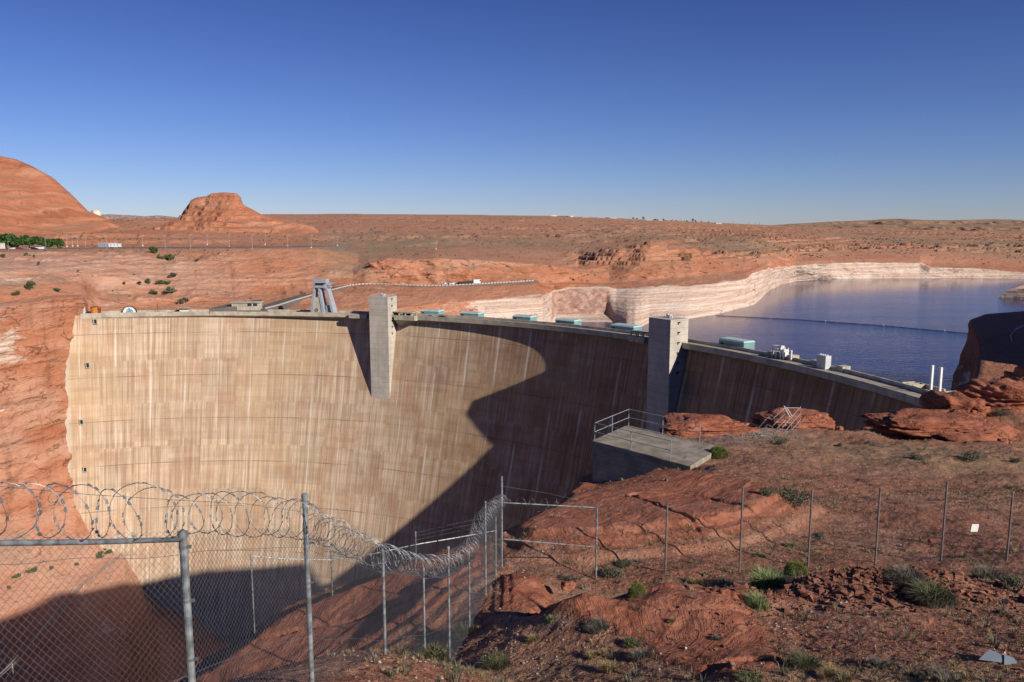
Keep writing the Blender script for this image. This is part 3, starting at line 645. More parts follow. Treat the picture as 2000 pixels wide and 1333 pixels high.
# ------------------------------------------------------------------ elevator towers
def tower(pxl, pxr, ztop, label, winz, dz_paint):
    rf = R-TW; al, ar = phi_px(pxl, rf, ztop), phi_px(pxr, rf, ztop); zb = -60.0
    cl, cr = dpt(al, rf, 0), dpt(ar, rf, 0); am = (al+ar)/2; rad = np.array([math.cos(am), math.sin(am), 0]); tan = np.array([math.sin(am), -math.cos(am), 0])
    W = float(np.linalg.norm(cr-cl)); L = 10.4; base = (cl+cr)/2
    root = empty('elevator_tower', base, math.atan2(tan[1], tan[0]), label=label, cat='tower', group='elevator towers on the dam')
    # local axes: x = along the dam to the right, y = away from the canyon (radial)
    m = MB(); m.box(-W/2, 0, zb, W/2, L, ztop-.6); m.box(-W/2-.03, -.03, ztop-.6, W/2+.03, L+.03, ztop)
    m.build('shaft', M['tower'], root)
    for i, z in enumerate(winz):
        w = MB()
        w.add([(xx, L*.47+yy, z+zz) for xx in (W/2-.3, W/2+.012) for yy, zz in ((-.8, -.55), (.0, -.55), (.0, .0), (.8, .0), (.8, .55), (-.8, .55))], [(0, 1, 2, 3, 4, 5), (11, 10, 9, 8, 7, 6)]+[(k, (k+1) % 6+0, (k+1) % 6+6, k+6) for k in range(6)])
        o = w.build('window', M['dark'], root)
        h = MB(); h.box(W/2+.012, L*.47-1.1, z+.6, W/2+.25, L*.47+1.1, z+.75); h.build('hood', M['tower'], o)
    m = MB()
    for x in (-W/2+.3, W/2-.3):
        m.box(x-.03, .3, ztop+1.0, x+.03, L-.3, ztop+1.06); m.box(x-.03, .3, ztop+.5, x+.03, L-.3, ztop+.55)
        for y in np.linspace(.3, L-.3, 6): m.box(x-.03, y-.03, ztop, x+.03, y+.03, ztop+1.05)
    for y in (.3, L-.3):
        m.box(-W/2+.3, y-.03, ztop+1.0, W/2-.3, y+.03, ztop+1.06); m.box(-W/2+.3, y-.03, ztop+.5, W/2-.3, y+.03, ztop+.55)
        for x in np.linspace(-W/2+.3, W/2-.3, 6)[1:-1]: m.box(x-.03, y-.03, ztop, x+.03, y+.03, ztop+1.05)
    m.build('railing', M['lgrey'], root)
    m = MB(); m.box(-.3, L*.45, ztop, 1.1, L*.45+1.4, ztop+1.3).box(-1.3, L*.5, ztop, -.6, L*.5+.9, ztop+1.6).box(1.3, L*.5, ztop, 1.7, L*.5+.5, ztop+1.0)
    m.tube([(-2.2, L*.5, ztop), (-2.2, L*.5, ztop+3.2)], .05, 5); m.build('roof_equipment', M['lgrey'], root)
    return root
tower(720.5, 757, 9.9, 'grey elevator tower at the middle of the dam, lit on its right side', (8.4, 4.9, -3.0, -6.5, -10.0), 0)
tower(1267.6, 1310, 9.7, 'elevator tower nearer the right end with its front in shade', (8.0, 4.0, -.2, -4.4, -8.4, -12.6), 0)
# ------------------------------------------------------------------ things on the crest
def crest(px, r, z=-1.0): return dpt(phi_px(px, r, z), r, z)
def crz(px, r):
    a = phi_px(px, r); return math.atan2(-math.cos(a), math.sin(a))   # local x runs to the right along the crest
def gatehouse(px0, px1, h, label, roofed=True):
    r = R+10.6; a, b = phi_px(px0, r, 0), phi_px(px1, r, 0); w = abs(a-b)*r; mid = (a+b)/2
    root = empty('gate_house', dpt(mid, r, -1.0), math.atan2(-math.cos(mid), math.sin(mid)), label=label, cat='gate house', group='teal gate houses along the crest')
    d = 5.0; h = h*.82+1.0
    m = MB(); m.box(-w/2, -1.0, -6, w/2, d, h-.45); m.build('wall', M['teal'], root)
    m = MB(); m.add([(-w/2-.2, -1.2, h-.45), (w/2+.2, -1.2, h-.45), (w/2+.2, d+.2, h-.45), (-w/2-.2, d+.2, h-.45), (-w/2+.3, -.7, h+.15), (w/2-.3, -.7, h+.15), (w/2-.3, d-.3, h+.15), (-w/2+.3, d-.3, h+.15)],
        [(0, 3, 2, 1), (4, 5, 6, 7), (0, 1, 5, 4), (1, 2, 6, 5), (2, 3, 7, 6), (3, 0, 4, 7)]); m.build('roof', M['tealroof'], root)
    n = max(3, int(w/1.1))
    m = MB(); m.box(-w/2, -1.06, h-.96, w/2, -1.0, h-.86)
    for i in range(n): x = -w/2+(i+.5)*w/n; m.box(x-.06, -1.09, .2, x+.06, -1.0, h-.9)
    m.build('wall_ribs', M['tealroof'], root)
    m = MB(); m.box(-w*.42, -1.12, .6, -w*.30, -1.0, 1.9); m.build('door', M['dark'], root)
    return root
gatehouse(823, 858, 2.3, 'teal gate house left of the parked crest cars, first right of the middle tower')
gatehouse(900, 936, 2.3, 'teal gate house between the parked cars and the next three gate houses')
gatehouse(1003, 1038, 2.4, 'teal gate house third from the middle tower')
gatehouse(1087, 1124, 2.4, 'teal gate house fourth from the middle tower')
gatehouse(1195, 1240, 2.6, 'teal gate house just left of the shaded tower')
gatehouse(1407, 1456, 2.9, 'big pale teal gate house right of the shaded tower, alone against the water')
def car(name, loc, rz, paint, label, kind='sedan', L=4.6, group=None):
    root = empty(name, loc, rz, label=label, cat='truck' if kind == 'flatbed' else 'car', group=group)
    w = .9
    if kind == 'sedan': side = [(-L/2, .35), (L/2, .35), (L/2, .75), (L/2-.1, .88), (L/2-1.1, .95), (L/2-1.7, 1.42), (-L/2+1.1, 1.45), (-L/2+.45, 1.0), (-L/2, .95)]
    elif kind == 'suv': side = [(-L/2, .4), (L/2, .4), (L/2, .9), (L/2-.15, 1.02), (L/2-1.1, 1.1), (L/2-1.6, 1.72), (-L/2+.4, 1.76), (-L/2, 1.15)]
    else: side = [(-L/2, .45), (L/2, .45), (L/2, 1.0), (L/2-1.1, 1.12), (L/2-1.5, 1.8), (L/2-2.7, 1.82), (L/2-2.75, 1.1), (-L/2, 1.1)]
    m = MB(); n = len(side); V = [(x, -w, z) for x, z in side]+[(x, w, z) for x, z in side]
    V = [(x, y*(.82 if z > 1.3 else 1), z) for x, y, z in V]
    m.add(V, [tuple(range(n)), tuple(range(n, 2*n))[::-1]]+[(i, i+n, (i+1) % n+n, (i+1) % n) for i in range(n)]); m.build('body', paint, root, bevel=.05)
    top = max(z for _, z in side)
    for s in (-1, 1): m = MB(); m.box(-L/2+1.2 if kind != 'flatbed' else L/2-2.6, s*w*.94-.02, top-.42, L/2-1.75, s*w*.94+.02, top-.1); m.build('window', M['glass'], root)
    for x in (-L/2+.85, L/2-.85):
        for s in (-1, 1):
            m = MB(); m.tube([(x, s*w-.12, .34), (x, s*w+.08, .34)], .34, 14); m.build('wheel', M['tyre'], root)
    return root
sed = car('parked_car', crest(843, R+3), crz(843, R+3), M['carblue'], 'grey blue sedan parked on the dam crest before the first teal gate house', 'sedan', group='cars parked on the dam crest')
car('parked_car', crest(864, R+3), crz(864, R+3), M['carblack'], 'black sedan parked on the crest between two teal gate houses', 'sedan', group='cars parked on the dam crest')
car('parked_car', crest(778, R+1.6), crz(778, R+1.6), M['carblack'], 'black car under the flat canopy, nearest the middle tower', 'sedan', group='cars parked on the dam crest')
car('parked_car', crest(796, R+1.6), crz(796, R+1.6), M['carblack'], 'black car under the flat canopy, farther from the middle tower', 'suv', group='cars parked on the dam crest')
def canopy(px0, px1, label, npost):
    r = R+1.0; a, b = phi_px(px0, r), phi_px(px1, r); w = abs(a-b)*r; mid = (a+b)/2
    root = empty('canopy', dpt(mid, r, -1.0), math.atan2(-math.cos(mid), math.sin(mid)), label=label, cat='canopy', group='flat canopies beside the towers')
    m = MB(); m.box(-w/2, -3.2, 2.6, w/2, 3.0, 2.95); m.build('roof', M['conc'], root, bevel=.05)
    for i in range(npost):
        x = -w/2+.6+(w-1.6)*i/(npost-1)
        for y in (-2.6, 2.4): m = MB(); m.box(x-.25, y-.25, 0, x+.25, y+.25, 2.6); m.build('post', M['conc'], root)
    m = MB(); m.box(-w/2, -4.1, .05, w/2+1.5, -3.9, 1.1); m.build('parapet', M['conc'], root)
canopy(770, 812, 'flat concrete canopy over black cars beside the middle tower', 4)
canopy(1238, 1266, 'dark concrete canopy just left of the shaded tower', 3)
# gantry crane tower
r = R+4.5; a = phi_px(630, r); root = empty('gantry_crane', dpt(a, r, -1.0), crz(630, r), label='grey concrete gantry crane tower with slanting legs and boxy cab', cat='crane')
def slant(x0, x1, z0, z1, w0, w1, y0, y1): # a tapering leg
    return [(x0-w0/2, y0, z0), (x0+w0/2, y0, z0), (x0+w0/2, y1, z0), (x0-w0/2, y1, z0), (x1-w1/2, y0*.8, z1), (x1+w1/2, y0*.8, z1), (x1+w1/2, y1*.8, z1), (x1-w1/2, y1*.8, z1)]
HX = [(0, 3, 2, 1), (4, 5, 6, 7), (0, 1, 5, 4), (1, 2, 6, 5), (2, 3, 7, 6), (3, 0, 4, 7)]
m = MB(); m.add([(-6.2, -2.5, 0), (2.4, -2.5, 0), (2.4, -1.6, 0), (-6.2, -1.6, 0), (-4.3, -2.1, 9.0), (-.3, -2.1, 9.0), (-.3, -1.4, 9.0), (-4.3, -1.4, 9.0)], HX); m.build('wall', M['tower'], root)
for (x0, x1, w0, w1) in ((-5.4, -3.6, 1.4, 1.1), (1.6, -.8, 1.6, 1.2), (7.2, 3.6, 1.4, 1.1)):
    m = MB(); m.add(slant(x0, x1, 0, 14.4, w0, w1, -2.8, 2.8), HX); m.build('leg', M['grey'], root)
m = MB(); m.box(-4.6, -2.6, 14.4, 3.0, 2.6, 15.6); m.box(3.0, -1.6, 14.5, 5.4, 1.6, 15.2); m.build('platform', M['grey'], root)
m = MB(); m.add([(-.5, -1.0, 15.6), (5, -1.0, 15.6), (5, 1.0, 15.6), (-.5, 1.0, 15.6), (-.5, -1.0, 16.9), (8.3, -.5, 17.2), (8.3, .5, 17.2), (-.5, 1.0, 16.9)], HX); m.build('jib', M['grey'], root)
m = MB(); m.box(-3.2, -1.8, 15.6, 1.2, 1.8, 17.0); m.build('machinery_bay', M['dark'], root)
m = MB(); m.box(-4.4, -2.4, 17.0, 3.4, 2.4, 19.2); m.box(-4.0, -2.46, 17.9, -3.0, -2.4, 18.6).box(-1.0, -2.46, 17.9, 0, -2.4, 18.6); m.build('cab', M['grey'], root)
m = MB(); m.box(2.4, -1.4, 0, 5.2, 1.4, 4.6); m.build('hut', M['tin'], root)
m = MB()
for k in range(16): t = 2*math.pi*k/16; m.box(-2.5+.8*math.cos(t)-.12, -2.62, 2.0+.8*math.sin(t)-.12, -2.5+.8*math.cos(t)+.12, -2.5, 2.0+.8*math.sin(t)+.12)
m.box(-2.9, -2.62, 1.9, -2.1, -2.5, 2.1); m.build('emblem', M['dark'], root)
# dark low barrier left of the crane
m = MB(); V_, F_ = radbox(phi_px(578), phi_px(604), R+.6, R+.9, -1, .7, 4); o = m.add(V_, F_).build('low_barrier', M['dark']); tag(o, 'dark low barrier on the crest left of the gantry crane', 'barrier')
# left end of the crest
root = empty('orange_hopper', crest(185, R+5), crz(185, R+5), label='rusty orange steel hopper at the left end of the crest', cat='hopper')
m = MB(); m.tube([(0, 0, .6), (0, 0, 3.9)], 1.9, 16); m.build('drum', M['orange'], root)
m = MB(); m.tube([(0, 0, 3.9), (0, 0, 4.15)], 2.05, 16); m.build('rim', M['red'], root)
m = MB(); m.box(-2.0, -2.0, 0, 2.0, 2.0, .6); m.box(1.9, -1, 0, 3.0, 1, 3.6); m.build('frame', M['red'], root)
root = empty('control_post', crest(166, R+5), crz(166, R+5), label='small grey control post left of the orange hopper', cat='control post')
m = MB(); m.box(-.9, -.8, 0, .5, .8, 1.6); m.build('cabinet', M['lgrey'], root); m = MB(); m.box(-.6, -.5, 1.6, .3, .5, 4.6); m.build('mast', M['lgrey'], root); m = MB(); m.box(.5, -1, 0, 3.2, 1, 1.2); m.build('gearbox', M['dark'], root)
root = empty('round_portal', crest(253, R+7), crz(253, R+7), label='round arched white portal with a blue letter A frame inside', cat='portal')
def arch(r0, r1, y0, y1, n=28, z0=.2):
    m = MB(); V = []; Fs = []
    for i in range(n+1):
        t = math.pi*i/n
        for rr_ in (r0, r1):
            for y in (y0, y1): V.append((rr_*math.cos(t), y, z0+rr_*math.sin(t)))
    for i in range(n):
        b = i*4; Fs += [(b, b+2, b+6, b+4), (b+1, b+5, b+7, b+3), (b+2, b+3, b+7, b+6), (b, b+4, b+5, b+1)]
    Fs += [(0, 1, 3, 2), (n*4, n*4+2, n*4+3, n*4+1)]
    return m.add(V, Fs)
arch(2.2, 2.9, -.5, .5).build('inner_ring', M['white'], root); arch(2.92, 3.4, -.4, .6).build('red_ring', M['cream'], root); arch(3.42, 3.8, -.4, .8).build('outer_ring', M['dark'], root)
m = MB()
for s in (-1, 1): m.add([(s*1.5-.3, -.6, 0), (s*1.5+.3, -.6, 0), (s*1.5+.3, -.3, 0), (s*1.5-.3, -.3, 0), (-.25, -.6, 3.1), (.25, -.6, 3.1), (.25, -.3, 3.1), (-.25, -.3, 3.1)], HX)
m.box(-.9, -.62, .9, .9, -.32, 1.3); m.build('letter_frame', M['bluep'], root)
m = MB(); m.box(-2.2, .2, 0, 2.2, .5, 2.2); m.build('infill', M['white'], root)
for px, h, mt, lb in ((308, 5.2, 'red', 'thin dark red pole on the left part of the crest'),):
    o = MB().tube([crest(px, R+6), crest(px, R+6)+np.array([0, 0, h])], .16, 6).build('pole', M[mt]); tag(o, lb, 'pole')
root = empty('guard_kiosk', crest(360, R+6), crz(360, R+6), label='small flat roofed guard kiosk on the left part of the crest', cat='kiosk')
m = MB(); m.box(-2.2, -1.4, 0, 2.2, 1.4, 1.6); m.build('wall', M['cream'], root); m = MB(); m.box(-2.3, -1.5, 1.6, 2.3, 1.5, 2.4); m.build('window', M['glass'], root); m = MB(); m.box(-3.0, -2, 2.4, 3.0, 2, 2.8); m.build('roof', M['conc'], root)
m = MB(); m.box(-4.6, -1, 0, -3.2, 1, 1.3); m.build('bin', M['dark'], root)
# approach ramp and retaining wall at the left end of the crest
q0 = crest(405, R+9.8); q1 = P(510, 594, 455); q2 = P(512, 585, 470)
m = MB(); aa = P(408, 603, 441); bb = P(468, 589, 470); cc = P(512, 585.5, 478); dd = P(505, 596, 452)
m.add([aa, dd, cc, bb]+[p-np.array([0, 0, 3.0]) for p in (aa, dd, cc, bb)], [(0, 1, 2, 3), (7, 6, 5, 4), (0, 4, 5, 1), (1, 5, 6, 2), (2, 6, 7, 3), (3, 7, 4, 0)]); o = m.build('approach_ramp', M['asphalt']); tag(o, 'grey approach ramp climbing from the left part of the crest', 'ramp', kind='structure')
root = empty('portal_building', P(480, 600, 447), crz(480, R), label='low concrete building with dark windows beside the approach ramp', cat='building')
m = MB(); m.box(-8, 0, -2, 8, 4, 2.4); m.build('wall', M['conc'], root); m = MB(); m.box(-8.6, -.6, 2.4, 8.6, 4.6, 2.9); m.build('roof', M['tower'], root)
for x in (1.0, 4.2): m = MB(); m.box(x, -.06, .5, x+2.4, .0, 1.9); m.build('window', M['glass'], root)
# right part of the crest: hoist, tank, poles, gate recess
root = empty('gate_hoist', crest(1524, R+8), crz(1524, R+8), label='white steel gate hoist frame on the crest beyond the pale gate house', cat='hoist')
m = MB()
for x in (-3.2, -1.2, 1.0, 2.6):
    m.box(x-.12, -1.1, 0, x+.12, -.86, 4.3); m.box(x-.12, .9, 0, x+.12, 1.14, 4.3)
m.box(-3.6, -1.2, 3.0, 2.9, 1.2, 3.3); m.tube([(-3.2, -1, .4), (-1.2, -1, 3)], .09, 5).tube([(1, -1, 3), (2.6, -1, .4)], .09, 5).tube([(-1.2, 1, .4), (1, 1, 3)], .09, 5); m.build('frame', M['white'], root)
m = MB(); m.box(-3.5, -1.0, 4.1, -.8, 1.0, 4.6); m.box(-.2, -.8, 3.3, 1.0, .8, 4.9); m.build('hoist_motor', M['lgrey'], root)
m = MB(); m.box(1.6, -.9, 1.2, 2.9, .9, 3.8); m.build('control_box', M['white'], root)
m = MB(); m.tube([(5.2, 0, 0), (5.2, 0, 3.9)], .35, 10); m.build('vent_pipe', M['white'], root)
for k in range(2): m = MB(); m.tube([(-1.6+2.0*k, -.6, 1.6), (-1.6+2.0*k, .8, 1.6)], .75, 14); m.build('cable_drum', M['grey'], root)
root = empty('equipment_cabinet', crest(1608, R+7.4), crz(1608, R+7.4), label='tall grey ribbed cabinet with domed vents standing on the crest', cat='cabinet')
m = MB(); m.box(-2.2, -1.2, 0, 2.2, 1.2, 4.6); m.build('body', M['lgrey'], root, bevel=.05)
m = MB()
for i in range(7): x = -2.0+i*4.0/6; m.box(x-.07, -1.26, .2, x+.07, -1.2, 4.5)
m.build('ribs', M['grey'], root)
for i in range(4): m = MB(); m.tube([(-1.6+i*1.05, 0, 4.6), (-1.6+i*1.05, 0, 4.85), (-1.6+i*1.05, 0, 5.0)], [.3, .3, .1], 10); m.build('vent', M['white'], root)
for i, px in enumerate((1817.5, 1834.5)):
    b = crest(px, R+11.5); root = empty('white_post', b, crz(px, R+11.5), label=('left' if i == 0 else 'right')+' one of the two tall white posts at the right end of the crest', cat='post', group='two white posts')
    m = MB(); m.box(-.33, -.3, 0, .33, .3, 8.1); m.build('mast', M['white'], root)
    m = MB()
    for k in range(7): m.box(-.42, -.36, .8+k*1.05, -.33, .1, 1.0+k*1.05)
    m.box(-.36, -.14, .7, -.331, -.06, 7.5)
    m.build('rungs', M['grey'], root)
m = MB(); V_, F_ = radbox(phi_px(1770, R+9), phi_px(1846, R+14), R+9.25, R+14, -6, -.9, 10); m.add(V_, F_)
V_, F_ = radbox(phi_px(1770, R+9), phi_px(1846, R+14), R+13.6, R+14.2, -1, .5, 10); m.add(V_, F_)
for px in (1771, 1781, 1791): V_, F_ = radbox(phi_px(px, R+11), phi_px(px+1.5, R+11), R+9.3, R+13.6, -.9, .5, 2); m.add(V_, F_)
V_, F_ = radbox(phi_px(1856, R+12), phi_px(1859, R+12), R+9.3, R+14, -.9, 1.0, 2); m.add(V_, F_)
o = m.build('gate_recess', M['conc']); tag(o, 'concrete walled recess around the two white posts', 'parapet')
for i, px in enumerate((1502, 1540, 1588, 1638)):
    m = MB(); V_, F_ = radbox(phi_px(px, R+9), phi_px(px+11, R+9), R+8.3, R+11.5, -1, .9, 3); o = m.add(V_, F_).build('parapet_buttress', M['conc']); tag(o, '%s pale buttress block from the left along the upstream parapet right of the shaded tower' % ORD[i], 'buttress', 'parapet buttress blocks')
# ================================================================== FAR THINGS
def ribbon(name, L, Rr, mat, thick=.25):
    """closed strip between two lists of 3d points"""
    n = len(L); m = MB(); V = list(L)+list(Rr)+[p-np.array([0, 0, thick]) for p in L]+[p-np.array([0, 0, thick]) for p in Rr]
    Fs = []
    for i in range(n-1): Fs += [(i, n+i, n+i+1, i+1), (2*n+i, 2*n+i+1, 3*n+i+1, 3*n+i), (i, i+1, 2*n+i+1, 2*n+i), (n+i, 3*n+i, 3*n+i+1, n+i+1)]
    Fs += [(0, 2*n, 3*n, n), (n-1, 2*n-1, 4*n-1, 3*n-1)]
    return m.add(V, Fs).build(name, mat)
# access road behind the crest
rd = [(505, 606, 448), (530, 600, 465), (560, 590.5, 486), (600, 579, 512), (640, 568.5, 538), (670, 561, 556), (700, 557.2, 566), (740, 556.5, 570), (780, 558.6, 566), (820, 560, 566), (860, 560, 570), (920, 557.5, 582), (980, 554, 596), (1045, 550, 614)]
C = np.array([P(*p) for p in rd]); tt = np.linspace(0, len(C)-1, 90); C = np.stack([np.interp(tt, range(len(C)), C[:, k]) for k in range(3)], 1)
for _ in range(6): C[1:-1] = (C[:-2]+2*C[1:-1]+C[2:])/4
C[:, 2] += .7
d = np.gradient(C, axis=0); nrm = np.stack([-d[:, 1], d[:, 0]], 1); nrm /= np.linalg.norm(nrm, axis=1)[:, None]
nearE = C.copy(); nearE[:, :2] -= nrm*4.5; farE = C.copy(); farE[:, :2] += nrm*6
tag(ribbon('access_road', nearE, farE, M['asphalt'], 6.0), 'narrow grey access road on a shelf behind the dam', 'road', kind='structure')
cum = np.concatenate([[0], np.cumsum(np.linalg.norm(np.diff(nearE, axis=0), axis=1))])
def at(s, off_=.5, z=0): # point along the near edge
    p = np.array([np.interp(s, cum, nearE[:, k]) for k in range(3)]); q = np.array([np.interp(s+.5, cum, nearE[:, k]) for k in range(3)])
    t = q-p; t /= np.linalg.norm(t)+1e-9; p[:2] += np.array([-t[1], t[0]])*off_; return p, math.atan2(t[1], t[0])
bar = empty('roadside_barrier', at(0)[0], 0, label='dashed white barrier blocks lining the curved access road', cat='barrier'); bpy.context.view_layer.update()
s = 1.0; cnt = 0
while s < cum[-1]-2 and cnt < 98:
    step = (cum[-1]-4)/98.0; p, a = at(s); ca, sa = math.cos(a), math.sin(a); l = step*.38
    o0 = np.array(bar.location); m = MB()
    m.add([tuple(p-o0+np.array([x*ca-y*sa, x*sa+y*ca, z])) for x, y, z in [(-l, -.3, 0), (l, -.3, 0), (l, .3, 0), (-l, .3, 0), (-l, -.15, .8), (l, -.15, .8), (l, .15, .8), (-l, .15, .8)]], HX)
    m.build('block', M['barrier'], bar); s += step; cnt += 1
p, a = at(12); 
# vehicles on the access road
def onroad(px, o_=5.0):
    i = int(np.argmin(np.abs(proj(C[:, 0], C[:, 1], C[:, 2])[0]-px))); t = C[min(i+1, 89)]-C[max(i-1, 0)]; q = C[i].copy(); return q, math.atan2(t[1], t[0])
q, a = onroad(868); q2 = q+np.array([0, 3.0, 0]); car('pickup_truck', q2, a, M['carblue'], 'blue grey pickup truck farthest left on the access road', 'flatbed', 5.4, 'vehicles on the access road')
q, a = onroad(882); car('pickup_truck', q+np.array([0, 3.4, 0]), a, M['lgrey'], 'silver pickup truck just right of the blue grey one on the access road', 'flatbed', 5.4, 'vehicles on the access road')
q, a = onroad(918); root = empty('box_truck', q+np.array([0, -.5, 0]), a, label='white cab truck with a long dark flatbed on the access road', cat='truck', group='vehicles on the access road')
m = MB(); m.box(-9, -1.2, .9, 2.4, 1.2, 2.2); m.build('flatbed', M['dark'], root); m = MB(); m.box(2.6, -1.2, .6, 8.4, 1.2, 3.3); m.build('cab', M['carwhite'], root, bevel=.15); m = MB(); m.box(7.4, -1.22, 1.9, 8.45, 1.22, 2.8); m.build('window', M['glass'], root)
for x in (-7, -5.6, 0, 4.0, 7.2):
    for s_ in (-1, 1): MB().tube([(x, s_*1.0-.2, .5), (x, s_*1.0+.2, .5)], .5, 12).build('wheel', M['tyre'], root)
# sloping concrete wall pieces above the crest in the middle
for (pa, pb, lb) in (((772, 589.5, 520), (806, 585, 532), 'pale low retaining wall on the slope just right of the middle tower'), ((848, 581.5, 556), (893, 580.5, 560), 'pale low retaining wall on the slope above the second teal gate house')):
    a_, b_ = P(*pa), P(*pb); m = MB(); m.add([a_, b_, b_+np.array([0, .8, 0]), a_+np.array([0, .8, 0])]+[v+np.array([0, 0, 1.1]) for v in (a_, b_, b_+np.array([0, .8, 0]), a_+np.array([0, .8, 0]))], HX)
    tag(m.build('retaining_wall', M['tower']), lb, 'wall')
# terrace highway
hw = [(-260, 489.5, 580), (-60, 489.8, 582), (60, 489.4, 590), (140, 488.2, 606), (200, 487, 622), (300, 486, 632), (450, 485.4, 640), (560, 485, 648), (620, 483.6, 668), (660, 483, 700)]
Hc = np.array([P(*p) for p in hw]); tt = np.linspace(0, len(Hc)-1, 60); Hc = np.stack([np.interp(tt, range(len(Hc)), Hc[:, k]) for k in range(3)], 1)
for _ in range(5): Hc[1:-1] = (Hc[:-2]+2*Hc[1:-1]+Hc[2:])/4
for k in range(len(Hc)): Hc[k, 2] = max(Hc[k, 2], fa(*proj(*Hc[k]), 12.6, 14.2)[2])+.25 if k < 0 else Hc[k, 2]+.9
d = np.gradient(Hc, axis=0); nr = np.stack([-d[:, 1], d[:, 0]], 1); nr /= np.linalg.norm(nr, axis=1)[:, None]
a_ = Hc.copy(); a_[:, :2] -= nr*9; b_ = Hc.copy(); b_[:, :2] += nr*16
tag(ribbon('highway', a_, b_, M['asphalt'], 5), 'dark grey highway crossing the terrace above the canyon', 'road', kind='structure')
HZ = lambda px: Hc[int(np.argmin(np.abs(proj(Hc[:, 0], Hc[:, 1], Hc[:, 2])[0]-px)))]
emb = MB(); A0 = [P(px, 481.6, 705) for px in (270, 330, 400, 470, 540, 580)]
tag(ribbon('road_embankment', [p+np.array([0, 0, -.6]) for p in A0], [p+np.array([0, 14, .7]) for p in A0], M['mesa'], 1.6), 'long pale sandstone kerb bank behind the highway', 'bank', kind='structure')
# parking bay wall at far left
A0 = [P(-200, 499.5, 548), P(0, 499.2, 552), P(60, 497.5, 560), P(96, 495.5, 570)]
tag(ribbon('parking_area', A0, [P(-200, 488.5, 585), P(0, 488, 590), P(70, 487.6, 596), P(110, 487.2, 600)], M['lgrey'], 4.0), 'pale paved parking area at the left edge of the terrace', 'pavement', kind='structure')
def lamp(px, pyt, pyb, Y, lb):
    b = P(px, pyb, Y); t = P(px, pyt, Y); h = t[2]-b[2]; root = empty('lamp_post', b, 0, label=lb, cat='lamp post', group='lamp posts along the terrace highway')
    MB().tube([(0, 0, -.5), (0, 0, h)], [.13, .07], 6).build('pole', M['grey'], root); m = MB(); m.box(-.1, -.12, h-.05, 1.5, .12, h+.12); m.build('lamp_head', M['lgrey'], root)
    m = MB(); m.box(-.4, -.4, -.5, .4, .4, .7); m.build('base', M['cream'], root)
lp = [(17, 472, 492, 578), (90, 463, 488, 600), (131, 458, 482, 690), (142, 465, 481, 700), (152, 465, 481, 700), (168, 458, 487, 640), (209, 460, 490, 608), (279, 460, 480, 690), (323, 461, 484, 650), (372, 459, 488, 618), (405, 459, 478, 720), (448, 459, 483, 660), (493, 459, 487, 625), (518, 460, 478, 735), (562, 461, 482, 680), (608, 461, 484.5, 640), (659, 463, 480, 740), (852, 471, 487, 760)]
for i, (px, a1, b1, Y) in enumerate(lp): lamp(px, a1, b1, Y, 'grey lamp post on the terrace, number %s from the left of the row' % (ORD+['eighteenth'])[i])
# motorhome
b = HZ(233); root = empty('motorhome', b+np.array([0, -2, 0]), 0.02, label='white motorhome driving on the terrace highway', cat='motorhome')
m = MB(); sd = [(-4.4, .6), (4.3, .6), (4.6, 1.3), (3.9, 1.9), (4.4, 2.6), (4.3, 3.3), (-3.8, 3.45), (-4.5, 3.2), (-4.5, 1.6), (-4.2, 1.4)]; n = len(sd)
m.add([(x, -1.25, z) for x, z in sd]+[(x, 1.25, z) for x, z in sd], [tuple(range(n)), tuple(range(n, 2*n))[::-1]]+[(i, i+n, (i+1) % n+n, (i+1) % n) for i in range(n)]); m.build('body', M['carwhite'], root)
for x in (-2.8, -.2, 2.3): m = MB(); m.box(x-.5, -1.29, 2.0, x+.5, -1.25, 2.6); m.build('window', M['glass'], root)
for x in (-2.9, 3.1):
    for s_ in (-1, 1): MB().tube([(x, s_*1.15-.2, .45), (x, s_*1.15+.14, .45)], .45, 12).build('wheel', M['tyre'], root)
# sheds, kiosk, tank
root = empty('long_shed', P(207, 482, 690), 0, label='long low blue grey shed behind the motorhome', cat='shed')
m = MB(); m.box(-6.6, 0, -1, 6.6, 6, 2.6); m.build('wall', M['blue'], root); m = MB(); m.box(-6.9, -.4, 2.6, 6.9, 6.4, 3.0); m.build('roof', M['lgrey'], root)
m = MB(); [m.box(-6.3+k*1.4, -.06, -.5, -6.2+k*1.4, 0, 2.4) for k in range(10)]; m.build('wall_ribs', M['lgrey'], root)
root = empty('kiosk', P(74, 490, 595), 0, label='small white kiosk with dark roof between the parked cars and trees', cat='kiosk')
m = MB(); m.box(-2.5, 0, 0, 2.5, 4, 3.0); m.build('wall', M['white'], root); m = MB(); m.box(-2.9, -.5, 3.0, 2.9, 4.5, 3.4); m.build('roof', M['rust'], root); m = MB(); m.box(-.6, -.05, .1, .4, 0, 2.1); m.build('door', M['lgrey'], root)
root = empty('stone_booth', P(1, 489, 596), 0, label='tan stone booth at the left edge of the picture', cat='booth')
m = MB(); m.box(-2.0, 0, 0, 1.8, 3, 5.0); m.build('wall', M['cream'], root); m = MB(); m.box(-2.2, -.2, 5.0, 2.0, 3.2, 5.4); m.build('roof', M['conc'], root)
root = empty('water_tank', P(188, 420, 1180), 0, label='round tan water tank on the shoulder of the mesa', cat='tank')
MB().tube([(0, 0, -6), (0, 0, 6.2)], 6.0, 28).build('tank_wall', M['cream'], root, smooth=False); MB().tube([(0, 0, 6.2), (0, 0, 7.2)], [6.1, 1.0], 28).build('roof', M['cream'], root); m = MB(); m.box(-.6, -.6, 7.0, .6, .6, 8.4); m.build('hatch', M['lgrey'], root)
